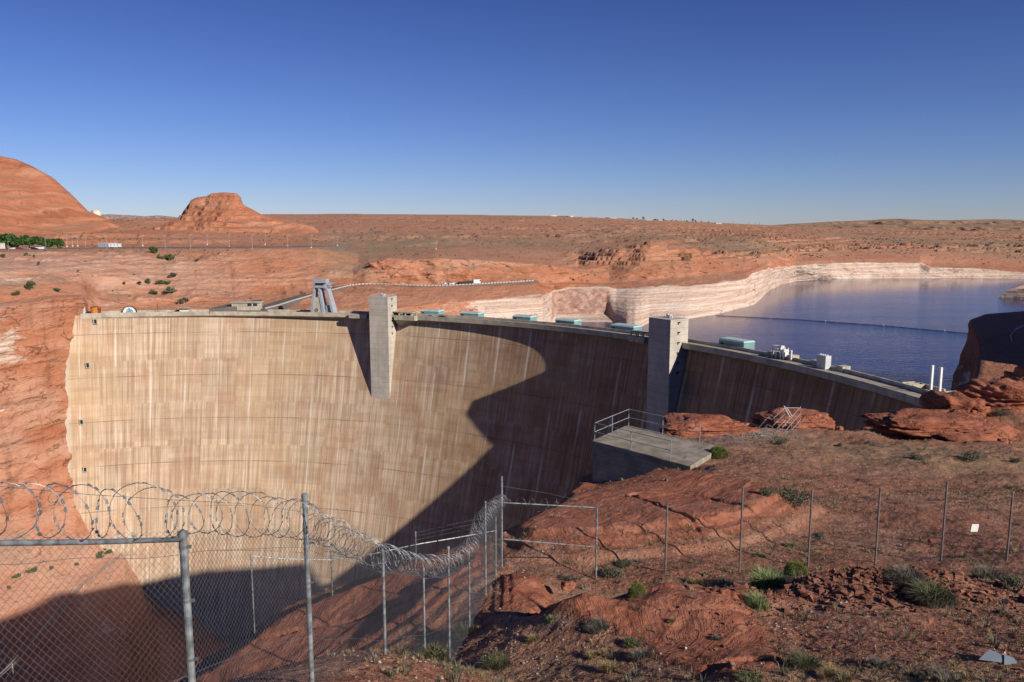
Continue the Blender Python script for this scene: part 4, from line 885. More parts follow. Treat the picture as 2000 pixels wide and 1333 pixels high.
for px, dy, mt, lb, k in ((38, 0, 'carred', 'dark red parked car at the left of the terrace car park', 'suv'), (52, 1, 'carblue', 'grey parked car in the middle of the terrace car park', 'sedan'), (59, 4, 'carblack', 'black parked car beside the grey one in the terrace car park', 'suv'), (69, 0, 'carblack', 'black parked car in front of the white kiosk', 'sedan'), (23, 2, 'carwhite', 'small white parked car nearest the left lamp post', 'sedan')):
    b = P(px, 489.4, 586); b[1] += dy; b[2] += .5; car('parked_car', b, random.uniform(-.2, .2), M[mt], lb, k, group='cars in the terrace car park')
# foliage builder
def leafcloud(n, rad, size, seed, fn=None, flat=.0):
    """n small leaf quads through an uneven volume made of clumps"""
    r = np.random.default_rng(seed); k = max(3, int(n/160)+4)
    cl = r.normal(size=(k, 3)); cl /= np.linalg.norm(cl, axis=1)[:, None]; cl *= (r.random(k)**.5*.72)[:, None]; cr = .26+.3*r.random(k)
    w = r.integers(0, k, n); dirs = r.normal(size=(n, 3)); dirs /= np.linalg.norm(dirs, axis=1)[:, None]
    c = (cl[w]+dirs*(cr[w]*r.random(n)**.33)[:, None])*np.array(rad)
    if flat: c[:, 2] = np.maximum(c[:, 2], -rad[2]*flat)
    a = r.normal(size=(n, 3)); a /= np.linalg.norm(a, axis=1)[:, None]; b = np.cross(a, r.normal(size=(n, 3))); b /= np.linalg.norm(b, axis=1)[:, None]
    s_ = size*(.6+.8*r.random(n))[:, None]
    V_ = np.stack([c-a*s_-b*s_*.5, c+a*s_-b*s_*.5, c+a*s_+b*s_*.5, c-a*s_+b*s_*.5], 1).reshape(-1, 3)
    return V_, np.arange(4*n).reshape(-1, 4)
def tree(loc, h, w, label, seed, mat='tree', name='leafy_tree', group=None, n=900):
    root = empty(name, loc, 0, label=label, cat='tree', group=group)
    V_, F_ = leafcloud(n, (w/2, w/2, h*.40), w*.055, seed); V_ = V_+np.array([0, 0, h*.58]); npmesh('crown', V_, F_, M[mat], root, False)
    m = MB(); m.tube([(0, 0, -.6), (.1, 0, h*.2), (0, .1, h*.55)], [h*.05, h*.035, h*.015], 7)
    for k in range(5): a = k*1.3+seed; m.tube([(0, 0, h*(.18+.05*k)), (math.cos(a)*w*.2, math.sin(a)*w*.2, h*(.42+.05*k)), (math.cos(a)*w*.33, math.sin(a)*w*.33, h*(.55+.05*k))], [h*.022, h*.014, h*.005], 5)
    m.build('trunk', M['bark'], root); return root
for i, (px, pt_, pb_, w, Y, lb) in enumerate(((-30, 456, 488, 20, 625, 'dark leafy tree cut off by the left edge of the picture'), (12, 458, 487, 22, 640, 'broad dark green tree above the stone booth'), (34, 463, 489, 17, 618, 'wide dark tree low behind the parked cars'), (57, 459, 486, 13, 640, 'round topped green tree left of the small gap in the tree row'), (75, 462, 487, 9, 645, 'narrow green tree in the middle of the tree row'), (91, 463, 488, 12, 632, 'green tree directly behind the second lamp post'), (113, 464, 488, 12, 636, 'rightmost dark green tree of the row'))):
    b = P(px, pb_, Y); t = P(px, pt_, Y); tree(b, t[2]-b[2]+1, w, lb, 40+i, group='trees in the terrace row', n=1300)
def shrub(loc, w, h, label, seed, mat='bush', name='shrub', group=None, n=320, size=None, cat='shrub'):
    root = empty(name, loc, 0, label=label, cat=cat, group=group)
    V_, F_ = leafcloud(n, (w/2, w/2, h*.55), size or w*.05, seed, flat=.6); V_ = V_+np.array([0, 0, h*.40]); npmesh('foliage', V_, F_, M[mat], root, False)
    m = MB()
    for k in range(7): a = k*.9+seed; m.tube([(0, 0, -h*.15), (math.cos(a)*w*.17, math.sin(a)*w*.17, h*.35), (math.cos(a)*w*.3, math.sin(a)*w*.3, h*.62)], [h*.03, h*.02, h*.008], 4)
    m.build('stem', M['bark'], root); return root
fs = [(302, 496, 30, 16, 'grey green bush at the left of the pair below the motorhome'), (334, 508, 26, 15, 'bright green round bush below the highway'), (318, 505, 22, 9, 'low grey bush between the pair of bushes below the highway'), (90, 496, 13, 12, 'dark bush at the right end of the tree row'), (118, 487, 12, 7, 'small bush at the road bend'), (51, 500, 10, 7, 'small green bush below the car park wall'), (9, 503, 12, 8, 'small green bush at the left edge below the car park'), (69, 503, 8, 6, 'smaller yellow green bush below the car park wall'),
      (60, 566, 28, 18, 'large pale green bush above the brown cliff at the left'), (32, 577, 20, 10, 'low bright bush left of the large pale green bush'), (291, 553, 15, 12, 'dark green bush on the slope above the round portal'), (312, 556, 20, 10, 'wider dark green bush right beside the one above the portal'), (328, 555, 16, 9, 'green bush at the right of the group above the brown ledge'), (275, 556, 12, 8, 'small green bush at the left of the group above the brown ledge'),
      (303, 575, 20, 12, 'dark green shrub halfway down the brown ledge'), (336, 572, 26, 15, 'grey green shrub growing down the brown ledge'), (384, 511, 10, 6, 'small shrub right of the pair below the highway'), (244, 556, 8, 8, 'thin upright shrub on the brown ledge'), (340, 541, 26, 9, 'low grey green shrub above the group on the slope'), (76, 518, 8, 8, 'dark little shrub on the pink slope'), (110, 568, 20, 6, 'low mat of green plants on top of the brown cliff'), (360, 590, 34, 9, 'grey scrub patch above the guard kiosk')]
for i, (px, py, w, h, lb) in enumerate(fs):
    b = fa(px, py, 6.8, 14); k = b[1]/F; shrub(b-np.array([0, .8, 0]), w*k, h*k, lb, 70+i, 'bush' if i not in (2, 18, 15, 21) else 'sage', n=420)
for i, (px, py, w, h) in enumerate(((196, 1088, 22, 12), (215, 1082, 20, 10), (150, 1105, 14, 8), (60, 1118, 26, 9), (30, 1128, 30, 9), (18, 1150, 12, 10), (100, 1112, 16, 6), (206, 1075, 9, 6))):
    b = fa(px, py, 2.2, 4.2); k = b[1]/F; shrub(b, w*k, h*k, ('%s green shrub from the left on the lower ledge of the left canyon wall' % ORD[[6, 7, 4, 2, 1, 0, 3, 5][i]]), 110+i, 'bush', group='shrubs on the lower canyon ledge')
# white pipe line running down the left canyon slope
pth = [fa(px, py, 2.05, 4.2)+np.array([0, 0, 1.2]) for px, py in ((243, 1080), (232, 1092), (205, 1110), (180, 1130), (160, 1145), (135, 1180), (110, 1205))]
pth.sort(key=lambda v: -v[1]); tail = pth[-1]; pth += [P(60, 1250, 300), P(20, 1298, 285), P(-20, 1335, 275)]
root = empty('pipeline', pth[0], 0, label='thin pale pipeline running down the left canyon slope into the shade', cat='pipeline')
for dx, r_ in ((0, .22), (1.3, .14)): MB().tube([p-pth[0]+np.array([dx, 0, 0]) for p in pth], r_, 6).build('pipe', M['pipe'], root)
m = MB(); [m.tube([p-pth[0]+np.array([.8, 0, .2]), p-pth[0]+np.array([.8, 0, -4])], .15, 5) for p in pth]; m.build('support', M['lgrey'], root)
# horizon settlement
hz = [(1082, 421.8, 10, 4, 'cream', 'flat pale building farthest left on the horizon'), (1101, 423, 20, 2.5, 'red', 'long low reddish building on the horizon'), (1117, 423.5, 5, 4, 'white', 'small white house at the end of the long reddish building'), (1143, 425, 11, 3, 'lgrey', 'grey shed standing alone on the horizon'), (1186, 426.5, 6, 3, 'carblack', 'dark shed left of the yellowish house on the horizon'), (1198, 427.5, 12, 4.2, 'cream', 'yellowish house brightest on the horizon'), (1267, 430.3, 12, 2.6, 'white', 'long white trailer between two horizon trees'), (1290, 430.6, 8, 2.4, 'cream', 'small pale trailer right of the long white trailer'), (1404, 436.8, 11, 2.4, 'cream', 'small pale building farthest right on the horizon')]
for px, py, w, h, mt, lb in hz:
    b = P(px, py+1.0, 3150); k = 3150/F; root = empty('house', b, 0, label=lb, cat='house', group='buildings on the horizon'); w *= k; h *= k
    m = MB(); m.box(-w/2, 0, -6, w/2, 12, h*.72); m.build('wall', M[mt], root); m = MB(); m.add([(-w/2-.8, -1, h*.72), (w/2+.8, -1, h*.72), (w/2+.8, 13, h*.72), (-w/2-.8, 13, h*.72), (-w/2, 6, h), (w/2, 6, h)], [(0, 1, 5, 4), (2, 3, 4, 5), (0, 4, 3), (1, 2, 5), (0, 3, 2, 1)]); m.build('roof', M['lgrey'], root)
ht = [(1237, 8, 5), (1244, 5, 4), (1257, 6, 7), (1280, 7, 4), (1285, 5, 3), (1296, 7, 5), (1312, 5, 3.5), (1321, 4, 3), (1341, 6, 3), (1352, 7, 8), (1358, 6, 5), (1370, 4, 4), (1384, 4, 3.5)]
for i, (px, w, h) in enumerate(ht):
    py = np.interp(px, [1230, 1300, 1400], [428.4, 431.2, 436]); b = P(px, py+.8, 3180); k = 3180/F
    tree(b, h*k, w*k, '%s dark tree from the left along the horizon settlement' % (ORD[i]), 140+i, name='horizon_tree', group='dark trees on the horizon', n=260)
for px, h, lb in ((1369, 15, 'tall thin radio mast on the horizon'), (948, 6, 'small mast alone on the left part of the horizon')):
    py = 420.5 if px < 1000 else 434; b = P(px, py+1, 3180); tag(MB().tube([b, b+np.array([0, 0, h*2.04])], [.9, .5], 5).build('radio_mast', M['grey']), lb, 'mast')
for i, px in enumerate((1229, 1330, 1337, 1395, 1432, 1462, 1475, 1483)):
    py = np.interp(px, [1075, 1300, 1500], [422, 430.5, 440]); b = P(px, py+1, 3250); tag(MB().tube([b, b+np.array([0, 0, 10])], .45, 4).build('utility_pole', M['rust']), 'tiny utility pole on the horizon, %s from the left' % ORD[i], 'pole', 'utility poles on the horizon')
# distant scrub speckle over plateau and slopes
sel = np.where((_ft > 9.8) & (_ft < 17.6) & (_fx > -60) & (_fx < 2060) & (_fy < 620))[0]
wgt = np.repeat(Ga[:, 0], len(ug))[sel]*.8+.12; wgt = wgt*np.clip(V[sel, 1]/500, .5, 3)
nn = fbm(V[sel, 0]/60, V[sel, 1]/60, 0, 4, 200); wgt *= ss(-.35, .3, nn); wgt /= wgt.sum()
pk = RNG.choice(sel, 4200, p=wgt); Pp = V[pk]+RNG.normal(size=(4200, 3))*np.array([2, 2, 0])
sz = (.30+.9*RNG.random(4200)**2)*np.clip(Pp[:, 1]/700, .8, 2.2)
tmpl = []
for k in range(5):
    a = RNG.normal(size=(3,)); a /= np.linalg.norm(a); b = np.cross(a, RNG.normal(size=3)); b /= np.linalg.norm(b); c = np.array([math.cos(k*1.256), math.sin(k*1.256), .35])*.45
    tmpl.append(np.stack([c-a*.55-b*.4, c+a*.55-b*.4, c+a*.5+b*.4, c-a*.5+b*.4]))
tmpl = np.concatenate(tmpl)
Vs = (Pp[:, None, :]+tmpl[None]*sz[:, None, None]).reshape(-1, 3)
tag(npmesh('scrub', Vs, np.arange(len(Vs)).reshape(-1, 4), M['scrub'], smooth=False), 'sparse grey green desert scrub dotted over the plateau', 'scrub', kind='stuff')
for nm_, pts_, lb in (('distant_road', ((1120, 453.5), (1160, 451.5), (1200, 449), (1245, 446.5), (1290, 444)), 'faint grey road crossing the far plateau'),):
    q = [fa(a, b, 14, 18)+np.array([0, 0, 1.2]) for a, b in pts_]; q = np.array(q); wd = 7 if nm_ == 'distant_road' else 4
    tag(ribbon(nm_, q, q+np.array([0, wd*2.2, .6]), M['asphalt'] if wd == 7 else M['cream'], 4), lb, 'road', kind='structure')
# floating boom on the lake
bp = [PZ(1398, 617, -24), PZ(1560, 625, -24), PZ(1720, 636.5, -24), PZ(1908, 653.5, -24)]
bp = np.array(bp); tt = np.linspace(0, 3, 200); B = np.stack([np.interp(tt, range(4), bp[:, k]) for k in range(3)], 1)
for _ in range(20): B[1:-1] = (B[:-2]+2*B[1:-1]+B[2:])/4
root = empty('log_boom', B[100], 0, label='long dark floating boom stretched across the lake', cat='boom')
MB().tube(B-B[100]+np.array([0, 0, .15]), .12, 5).build('cable', M['dark'], root)
m = MB(); cumb = np.concatenate([[0], np.cumsum(np.linalg.norm(np.diff(B, axis=0), axis=1))]); s = 2.0; cnt = 0
while s < cumb[-1]-8:
    q = [np.array([np.interp(v, cumb, B[:, k]) for k in range(3)])-B[100]+np.array([0, 0, .2]) for v in (s, s+6.6)]
    m = MB(); m.tube(q, .20 if s > cumb[-1]*.38 else .16, 6); m.build('float', M['dark'], root); s += 8.2; cnt += 1
    if cnt % 5 == 0 and cnt < 90: mm = MB(); mm.tube([q[1]+np.array([.8, 0, 0]), q[1]+np.array([.8, 0, .8])], .2, 6); mm.build('marker_buoy', M['lgrey'], root)
# cliff top guard rails on the shore cliff
pp = [P(1957, 635, 352), P(1975, 631.5, 346), P(2000, 630.5, 338), P(2040, 631, 325)]
m = MB(); m.tube(pp, .35, 5); [m.tube([p, p-np.array([0, 0, 1.6])], .15, 5) for p in pp]; tag(m.build('white_guard_rail', M['white']), 'white guard rail along the top of the dark shore cliff', 'railing')
pp = [P(1997, 637, 300), P(1985, 643, 297), P(1974, 655, 294), P(1976, 668, 292), P(1986, 680, 290), P(2003, 690, 288)]
m = MB(); m.tube(pp[:2], .35, 5); m.tube(pp[1:], .14, 5); tag(m.build('curved_cable_rail', M['lgrey']), 'thin curved cable rail on the shaded face of the shore cliff', 'railing')
# ================================================================== NEAR GROUND
gp = [(1160, 1130, 24), (1303, 1121, 24), (1447, 1117, 24.2), (1580, 1107, 24.5), (1712, 1101, 25), (1838, 1100, 25), (1968, 1100, 25), (2200, 1090, 25.5),
      (978, 1122, 24), (953, 1160, 21.4), (914, 1238, 19), (878, 1306, 16.7), (900, 1290, 17.0), (1000, 1200, 19.0), (1080, 1250, 16.6),
      (1200, 1320, 14.2), (1000, 1333, 14.6), (1400, 1330, 13.5), (1600, 1333, 12.9), (1800, 1333, 12.5), (2000, 1320, 12.5), (2300, 1320, 12.5),
      (1250, 1215, 19.8), (1100, 1222, 19.4), (1400, 1212, 20.0), (1480, 1180, 20.5), (1120, 1188, 17.6), (1300, 1166, 18.8), (1430, 1175, 18.6), (1560, 1140, 20.5), (1700, 1128, 20.5), (1880, 1150, 19.5), (1750, 1230, 16.2), (1950, 1250, 15.6), (1500, 1250, 15.9), (1300, 1250, 16.2),
      (1300, 1010, 32), (1400, 1050, 28), (1600, 1020, 31), (1800, 1030, 30), (1950, 1030, 30), (1200, 1050, 28.5), (1060, 1060, 28.0),
      (1350, 925, 41), (1500, 900, 45), (1450, 860, 53), (1620, 920, 43), (1700, 880, 50), (1850, 900, 47), (2000, 920, 45), (1560, 850, 59), (1680, 845, 62), (1800, 862, 64), (1950, 860, 60), (2100, 860, 60), (1950, 825, 64), (2100, 815, 64), (2000, 805, 66), (2150, 800, 68),
      (1180, 975, 40), (1130, 1000, 34), (1420, 838, 60)]
ctl = [P(*q) for q in gp]+[np.array(v, float) for v in ((-2.45, 9.5, 41.0), (-3.2, 6.9, 41.9), (-3.9, 5.0, 42.2), (-2.0, 12.4, 39.9), (-1.6, 14.9, 38.4), (-4.8, 15, 37.4), (-7.5, 17, 34.6), (-8.4, 21.8, 33.3), (-7.6, 23.4, 33.6), (-4, 23.5, 34.4), (-6.3, 24.6, 34.1), (-3.2, 25.6, 34.9), (-.5, 27.2, 35.1), (-3.2, 19, 35.8), (-5, 20.5, 34.3),
      (4.5, 50, 30.6), (4.2, 44, 31.6), (9, 43.5, 33.0), (13, 48.5, 33.3), (9, 52, 31.5),
      (0, 2, 44.2), (4, 2, 43.0), (12, 3, 41.4), (0, 6.5, 42.3), (4, 7, 40.4), (9, 8, 40.0), (30, 14, 39.5), (-3, 2.5, 44), (20, 5, 42), (-6, 1, 43), (0, 10.5, 39.5), (4, 10.5, 39.5),
      (40, 30, 36), (60, 40, 36), (80, 60, 36), (60, 80, 30), (95, 95, 30), (70, 110, 20), (60, 140, 10), (90, 170, 6), (120, 205, 1), (150, 190, 10), (200, 120, 30), (200, 60, 34), (120, 30, 38), (50, 5, 42), (120, -10, 44), (0, -20, 45.5), (-10, -10, 44), (40, -30, 44), (240, 0, 44))]
ctl = np.array(ctl)
def _U(r2): return np.where(r2 > 0, .5*r2*np.log(r2+1e-12), 0)
n_ = len(ctl); K = _U(((ctl[:, None, :2]-ctl[None, :, :2])**2).sum(-1)); K += np.eye(n_)*.6
A = np.zeros((n_+3, n_+3)); A[:n_, :n_] = K; A[:n_, n_] = 1; A[:n_, n_+1:] = ctl[:, :2]; A[n_, :n_] = 1; A[n_+1:, :n_] = ctl[:, :2].T
wts = np.linalg.solve(A, np.concatenate([ctl[:, 2], np.zeros(3)]))
def tps(x, y):
    x = np.asarray(x, float); y = np.asarray(y, float); sh = x.shape; q = np.stack([x.ravel(), y.ravel()], 1); o = np.empty(len(q))
    for i in range(0, len(q), 60000):
        r2 = ((q[i:i+60000, None, :]-ctl[None, :, :2])**2).sum(-1); o[i:i+60000] = _U(r2)@wts[:n_]+wts[n_]+q[i:i+60000]@wts[n_+1:]
    return o.reshape(sh)
rim = np.array([(-16, -60), (-11, -20), (-7.5, 0), (-5.6, 5), (-5.2, 8), (-5.6, 11), (-7.2, 15.5), (-10, 19.5), (-11.0, 22.2), (-10.4, 24.4), (-8.4, 26.2), (-6.4, 27.0), (-4.7, 27.6), (-3, 28.4), (-.6, 29.8), (.8, 32.4), (2.3, 35.6), (3.3, 39.6), (4.0, 45), (4.6, 51), (7.3, 55.5), (11, 60.5), (15, 62), (19, 68), (26, 68.5), (28.5, 64.5), (31, 67), (35, 73), (46, 86), (58, 104), (76, 135), (96, 168), (113, 207), (120, 222)])
def rimdist(x, y):
    """positive on the mesa, negative over the canyon"""
    q = np.stack([x.ravel(), y.ravel()], 1); best = np.full(len(q), 1e9)
    for a, b in zip(rim[:-1], rim[1:]):
        d = b-a; t = np.clip(((q-a)@d)/(d@d), 0, 1); pr = a+t[:, None]*d; best = np.minimum(best, np.hypot(*(q-pr).T))
    pl = np.vstack([rim, [(2000, 222), (2000, -60)]]); ins = np.zeros(len(q), bool)
    for a, b in zip(pl, np.roll(pl, -1, axis=0)):
        ins ^= ((a[1] > q[:, 1]) != (b[1] > q[:, 1])) & (q[:, 0] < (b[0]-a[0])*(q[:, 1]-a[1])/(b[1]-a[1]+1e-12)+a[0])
    return np.where(ins, best, -best).reshape(x.shape)
def inpoly(x, y, pts, soft):
    """soft mask of an outline given as image points on the ground"""
    q = np.stack([x.ravel(), y.ravel()], 1); pl = np.array(pts, float); best = np.full(len(q), 1e9); ins = np.zeros(len(q), bool)
    for a, b in zip(pl, np.roll(pl, -1, axis=0)):
        d = b-a; t = np.clip(((q-a)@d)/(d@d), 0, 1); pr = a+t[:, None]*d; best = np.minimum(best, np.hypot(*(q-pr).T))
        c = ((a[1] > q[:, 1]) != (b[1] > q[:, 1])) & (q[:, 0] < (b[0]-a[0])*(q[:, 1]-a[1])/(b[1]-a[1]+1e-12)+a[0]); ins ^= c
    s_ = np.where(ins, best, -best); return ss(-soft, soft, s_).reshape(x.shape)
def w2(pts):
    o = []
    for px, py, Y in pts: q = P(px, py, Y); o.append((q[0], q[1]))
    return o
slabs = [ # outline, soft, dome height
    (w2([(975, 1075, 27.5), (1090, 985, 33), (1170, 965, 38), (1290, 925, 42), (1350, 955, 38), (1480, 985, 35), (1585, 1010, 33), (1500, 1050, 29), (1420, 1078, 27), (1300, 1090, 26.2), (1150, 1100, 25.5), (1020, 1100, 26)]), 1.2, .95),
    ([(-9.6, 22.2), (-8, 24.8), (-4.5, 26.3), (-.8, 27.8), (-.6, 23.8), (-2.4, 20.5), (-5, 20.2), (-8, 20.6)], 1.1, .7),
    (w2([(1050, 1215, 18), (1150, 1180, 18.5), (1300, 1168, 18.8), (1440, 1180, 18.4), (1500, 1230, 16), (1520, 1290, 14), (1440, 1325, 13), (1330, 1290, 14.3), (1250, 1230, 16), (1130, 1215, 17)]), 1.0, .24),
    (w2([(980, 1130, 23), (1050, 1130, 23), (1090, 1160, 21), (1060, 1190, 19.5), (980, 1190, 20)]), .5, .25)]
def hn(x, y, detail=True):
    x = np.asarray(x, float); y = np.asarray(y, float)
    z = tps(x, y); rd_ = rimdist(x, y); rock = np.zeros_like(z)
    for pl, so, hgt in slabs:
        m_ = inpoly(x, y, pl, so); rock = np.maximum(rock, m_)
        lay = terrace(m_*1.0+.12*fbm(x/2.2, y/2.2, 0, 3, 311), .34, .55)*hgt*.6+m_*hgt*.4 if detail else m_*hgt
        z = z+lay+(m_*(.16*fbm(x/2.5, y/2.5, 0, 4, 301)-.18*np.clip(1-np.abs(vn(x/4.2+y/9, y/3.1, 0, 305))*14, 0, 1)) if detail else 0)
    for (hx, hy, hY, rx, ry, am) in ((1330, 1178, 20.6, 2.6, .8, -.85), (1100, 1200, 19.3, .9, .55, -.5), (1300, 1175, 18.9, 2.6, .55, .30), (1440, 1165, 20.8, 1.2, .7, -.4), (1480, 1195, 18.3, .9, .5, .22), (1640, 1140, 21.0, 1.6, .5, -.45), (1120, 1210, 17.7, .7, .4, .2)):
        q = P(hx, hy, hY); z = z+am*np.exp(-(((x-q[0])/rx)**2+((y-q[1])/ry)**2)**1.5)
    # rubble bank on the right
    q = P(1700, 1150, 19.5); z = z+.45*np.exp(-(((x-q[0])/3.2)**2+((y-q[1])/.95)**2))
    if detail:
        amp = np.clip(np.hypot(x, y)/22, .6, 3.0)
        z = z+(1-rock)*(.17*fbm(x/3.0, y/3.0, 0, 5, 320)*amp+.06*fbm(x/.6, y/.6, 0, 4, 321)+.022*fbm(x/.13, y/.13, 0, 3, 322))
        z = z+rock*(.04*fbm(x/.35+y/.6, y/.5, 0, 4, 323)+.05*ridge(x/1.1-y/1.7, (x+y)/4.0, 0, 3, 324))
    L_ = .676*x+.737*y; S_ = .737*x-.676*y  # unseen ridge added right of the view, shaped to cast the canyon shadow
    zr = np.interp(L_, [-40, -10, 20, 50, 79, 86, 102, 117, 140, 154, 173, 202, 224, 232], [30, 46, 51, 52, 52, 74, 76, 82, 78, 74, 71, 65, 60, 20])
    sr = np.interp(L_, [-40, -10, 20, 50, 79, 86, 102, 117, 140, 154, 173, 202, 224, 232], [60, 60, 56, 52, 46, 17, 19, 24, 20, 20, 19.5, 25.7, 34, 34]); sl = np.interp(L_, [79, 85], [.44, 1.4])
    zh = zr-sl*np.maximum(0, sr-S_)-.4*np.maximum(0, S_-sr)+(1.6*fbm(x/9, y/9, 0, 4, 360)+2.2*fbm(x/28, y/28, 0, 3, 361) if detail else 0)*ss(0, 10, S_+15)
    z = np.maximum(z, zh)
    rn = rd_+(.8*fbm(x/3.5, y/3.5, 0, 4, 330)+.0 if detail else 0)*np.clip(np.hypot(x, y)/30, .35, 3)
    near = np.maximum(0, -rn)
    k_ = ss(0, 12, near)
    drop = near*1.2+k_*26+np.maximum(0, near-6)*1.5
    if detail: drop = drop*(1+.18*fbm(x/7, y/7, 0, 4, 340))
    drop = drop-.5*0
    lip = ss(2.2, 0, np.abs(rn))*ss(0, 1, rn+1.2)
    z = z-drop
    return np.maximum(z, -176), rn, rock
rr_ = np.concatenate([np.geomspace(2.2, 9, 90), np.geomspace(9, 30, 640)[1:], np.geomspace(30, 72, 330)[1:], np.geomspace(72, 260, 200)[1:]])
uu = np.concatenate([np.linspace(-1.6, -.70, 40), np.linspace(-.70, .70, 1000)[1:], np.linspace(.70, 2.2, 130)[1:]])
Rg, Ug = np.meshgrid(rr_, uu, indexing='ij'); Xn, Yn = Ug*Rg, Rg
Zn, RN, RK = hn(Xn, Yn)
cliff = ss(.4, -.6, RN); RKm = np.maximum(RK, np.maximum(cliff, .9*ss(2.0, .4, RN)*(Yn > 26)))
far_s = ss(60, 75, Yn); RKm = np.maximum(RKm, .55*far_s)
# overhanging ledges on the canyon wall
lg = 1.2*fbm(Xn/9, Yn/9, Zn/2.2, 4, 350)*cliff; Xn = Xn+lg*.6; Yn = Yn-lg*.8*0
def blob(px, py, Y, rx, ry): q = P(px, py, Y); return np.exp(-(((Xn-q[0])/rx)**2+((Yn-q[1])/ry)**2))
grey = np.clip(blob(1470, 845, 58, 3.4, 2.6)*1.2+blob(1420, 870, 52, 2.5, 2.2)*.9+blob(1130, 1215, 17.5, .9, .5), 0, 1)
straw = np.clip(blob(1750, 880, 52, 11, 5)*.9+blob(1900, 920, 46, 8, 5)*.8+blob(1330, 1140, 22, 5, 1.2)*.8+blob(1600, 1300, 13, 3.5, 1.2)*.7+blob(1100, 1300, 15, 3, 1.2)*.6+blob(1900, 1320, 12.3, 3, 1)*.6, 0, 1)
Cn = np.stack([RKm, straw, grey, np.ones_like(RKm)], -1).reshape(-1, 4)
og = npmesh('ground', np.stack([Xn, Yn, Zn], -1).reshape(-1, 3), gridfaces(len(rr_), len(uu)), M['soil'], col=Cn)
tag(og, 'red sandy desert ground with sandstone slabs dropping into the canyon', 'ground', kind='structure')
# the mesa behind and beside the viewpoint
def ground(px, py, lo=5.0, hi=130.0, n=1400):
    d = ray(px, py); d = d/d[1]; t = np.geomspace(lo, hi, n); h, _, _ = hn(d[0]*t, t); z = CZ+d[2]*t
    k = np.where(z <= h)[0]
    if not len(k): return None
    return np.array([d[0]*t[k[0]], t[k[0]], h[k[0]]])
def gz(x, y): return float(hn(np.array([x]), np.array([y]))[0][0])
# ------------------------------------------------------------------ rocks
def rockmesh(name, parent, size, seed, mat, sub=4, lay=.12, rough=.22, loc=(0, 0, 0), rz=0.0, flat=.0, power=1.0):
    bm = bmesh.new(); bmesh.ops.create_icosphere(bm, subdivisions=sub, radius=1); v = np.array([w.co for w in bm.verts])
    v = np.sign(v)*np.abs(v)**power; n = fbm(v[:, 0]*1.3+seed, v[:, 1]*1.3, v[:, 2]*1.3, 5, seed); l = fbm(v[:, 0]*.6, v[:, 1]*.6, v[:, 2]*6, 3, seed+2)
    v = v*(1+rough*n+lay*l)[:, None]; v = v*np.array(size)/2
    if flat: v[:, 2] = np.maximum(v[:, 2], -size[2]*flat/2)
    c, s_ = math.cos(rz), math.sin(rz); v = np.stack([v[:, 0]*c-v[:, 1]*s_, v[:, 0]*s_+v[:, 1]*c, v[:, 2]], 1)+np.array(loc)
    for w, q in zip(bm.verts, v): w.co = q
    me = bpy.data.meshes.new(name); bm.to_mesh(me); bm.free(); me.polygons.foreach_set('use_smooth', [sub >= 4]*len(me.polygons)); me.materials.append(mat)
    at_ = me.attributes.new('mask', 'FLOAT_COLOR', 'POINT'); at_.data.foreach_set('color', np.tile([0, 0, 0, 1], len(me.vertices)).astype(np.float32))
    o = bpy.data.objects.new(name, me); COL.objects.link(o)
    if parent: o.parent = parent
    return o
rocks = [ # px,py of the base, Y, width px, height px, depth m, label
    (1385, 858, 57, 170, 36, 4.2, 'long low sandstone outcrop right behind the concrete platform'),
    (1563, 842, 63, 128, 31, 4.6, 'smooth red sandstone outcrop beneath the stair railings'),
    (1838, 850, 62, 205, 31, 6.0, 'wide flat overhanging sandstone slab above the canyon edge'),
    (1950, 866, 61, 120, 20, 4.0, 'dark broken ledge behind the overhanging slab'),
    (1862, 818, 67, 60, 50, 4.0, 'dark blocky rock at the very end of the dam crest'),
    (1905, 822, 67, 60, 44, 4.0, 'reddish boulder between the blocky rock and the angular one'),
    (1887, 836, 64, 40, 30, 2.5, 'angular tilted rock face above the overhanging slab'),
    (1975, 812, 67.5, 140, 60, 6.0, 'broad red rock dome at the upper right of the near ground'),
    (2060, 810, 68, 120, 80, 6.0, 'red rock dome cut off by the right edge'),
    (1938, 868, 60, 26, 26, 1.2, 'loose upright boulder near the right edge of the near ground'),
    (1962, 872, 59, 18, 14, .9, 'smaller loose boulder just right of the upright one'),
    (1640, 842, 61.5, 14, 8, .6, 'small boulder alone on the canyon edge right of the stair outcrop'),
    (1423, 1182, 17.8, 38, 22, .5, 'reddish boulder lying in the shaded hollow'),
    (967, 1256, 18.0, 22, 13, .25, 'dark red flat stone by the foot of the near fence'),
    (1110, 1150, 21.5, 26, 10, .4, 'pinkish rock left of the bright green bush'),
    (1820, 1060, 27.0, 12, 7, .2, 'single grey stone on the open slope')]
for i, (px, py, Y, w, h, dp, lb) in enumerate(rocks):
    c = P(px, py, Y); k = Y/F; sz = (w*k*1.05, dp, h*k*1.25); root = empty('sandstone_outcrop' if w > 60 else 'boulder', c, 0, label=lb, cat='rock')
    rockmesh('rock_body', root, sz, 400+i, M['boulder'], 6 if w > 60 else 4, .16, .45, (0, dp*.3, h*k*.34), random.uniform(-.08, .08), .95, .62)
    if w > 50:
        for j in range(3 if w > 100 else 2): rockmesh('rock_ledge', root, (sz[0]*random.uniform(.4, .75), dp*random.uniform(.7, 1.0), sz[2]*random.uniform(.4, .75)), 430+i*5+j, M['boulder'], 5, .20, .5, (sz[0]*random.uniform(-.32, .32), dp*random.uniform(-.05, .4), h*k*random.uniform(.02, .38)), random.uniform(-.4, .4), .95, .6)
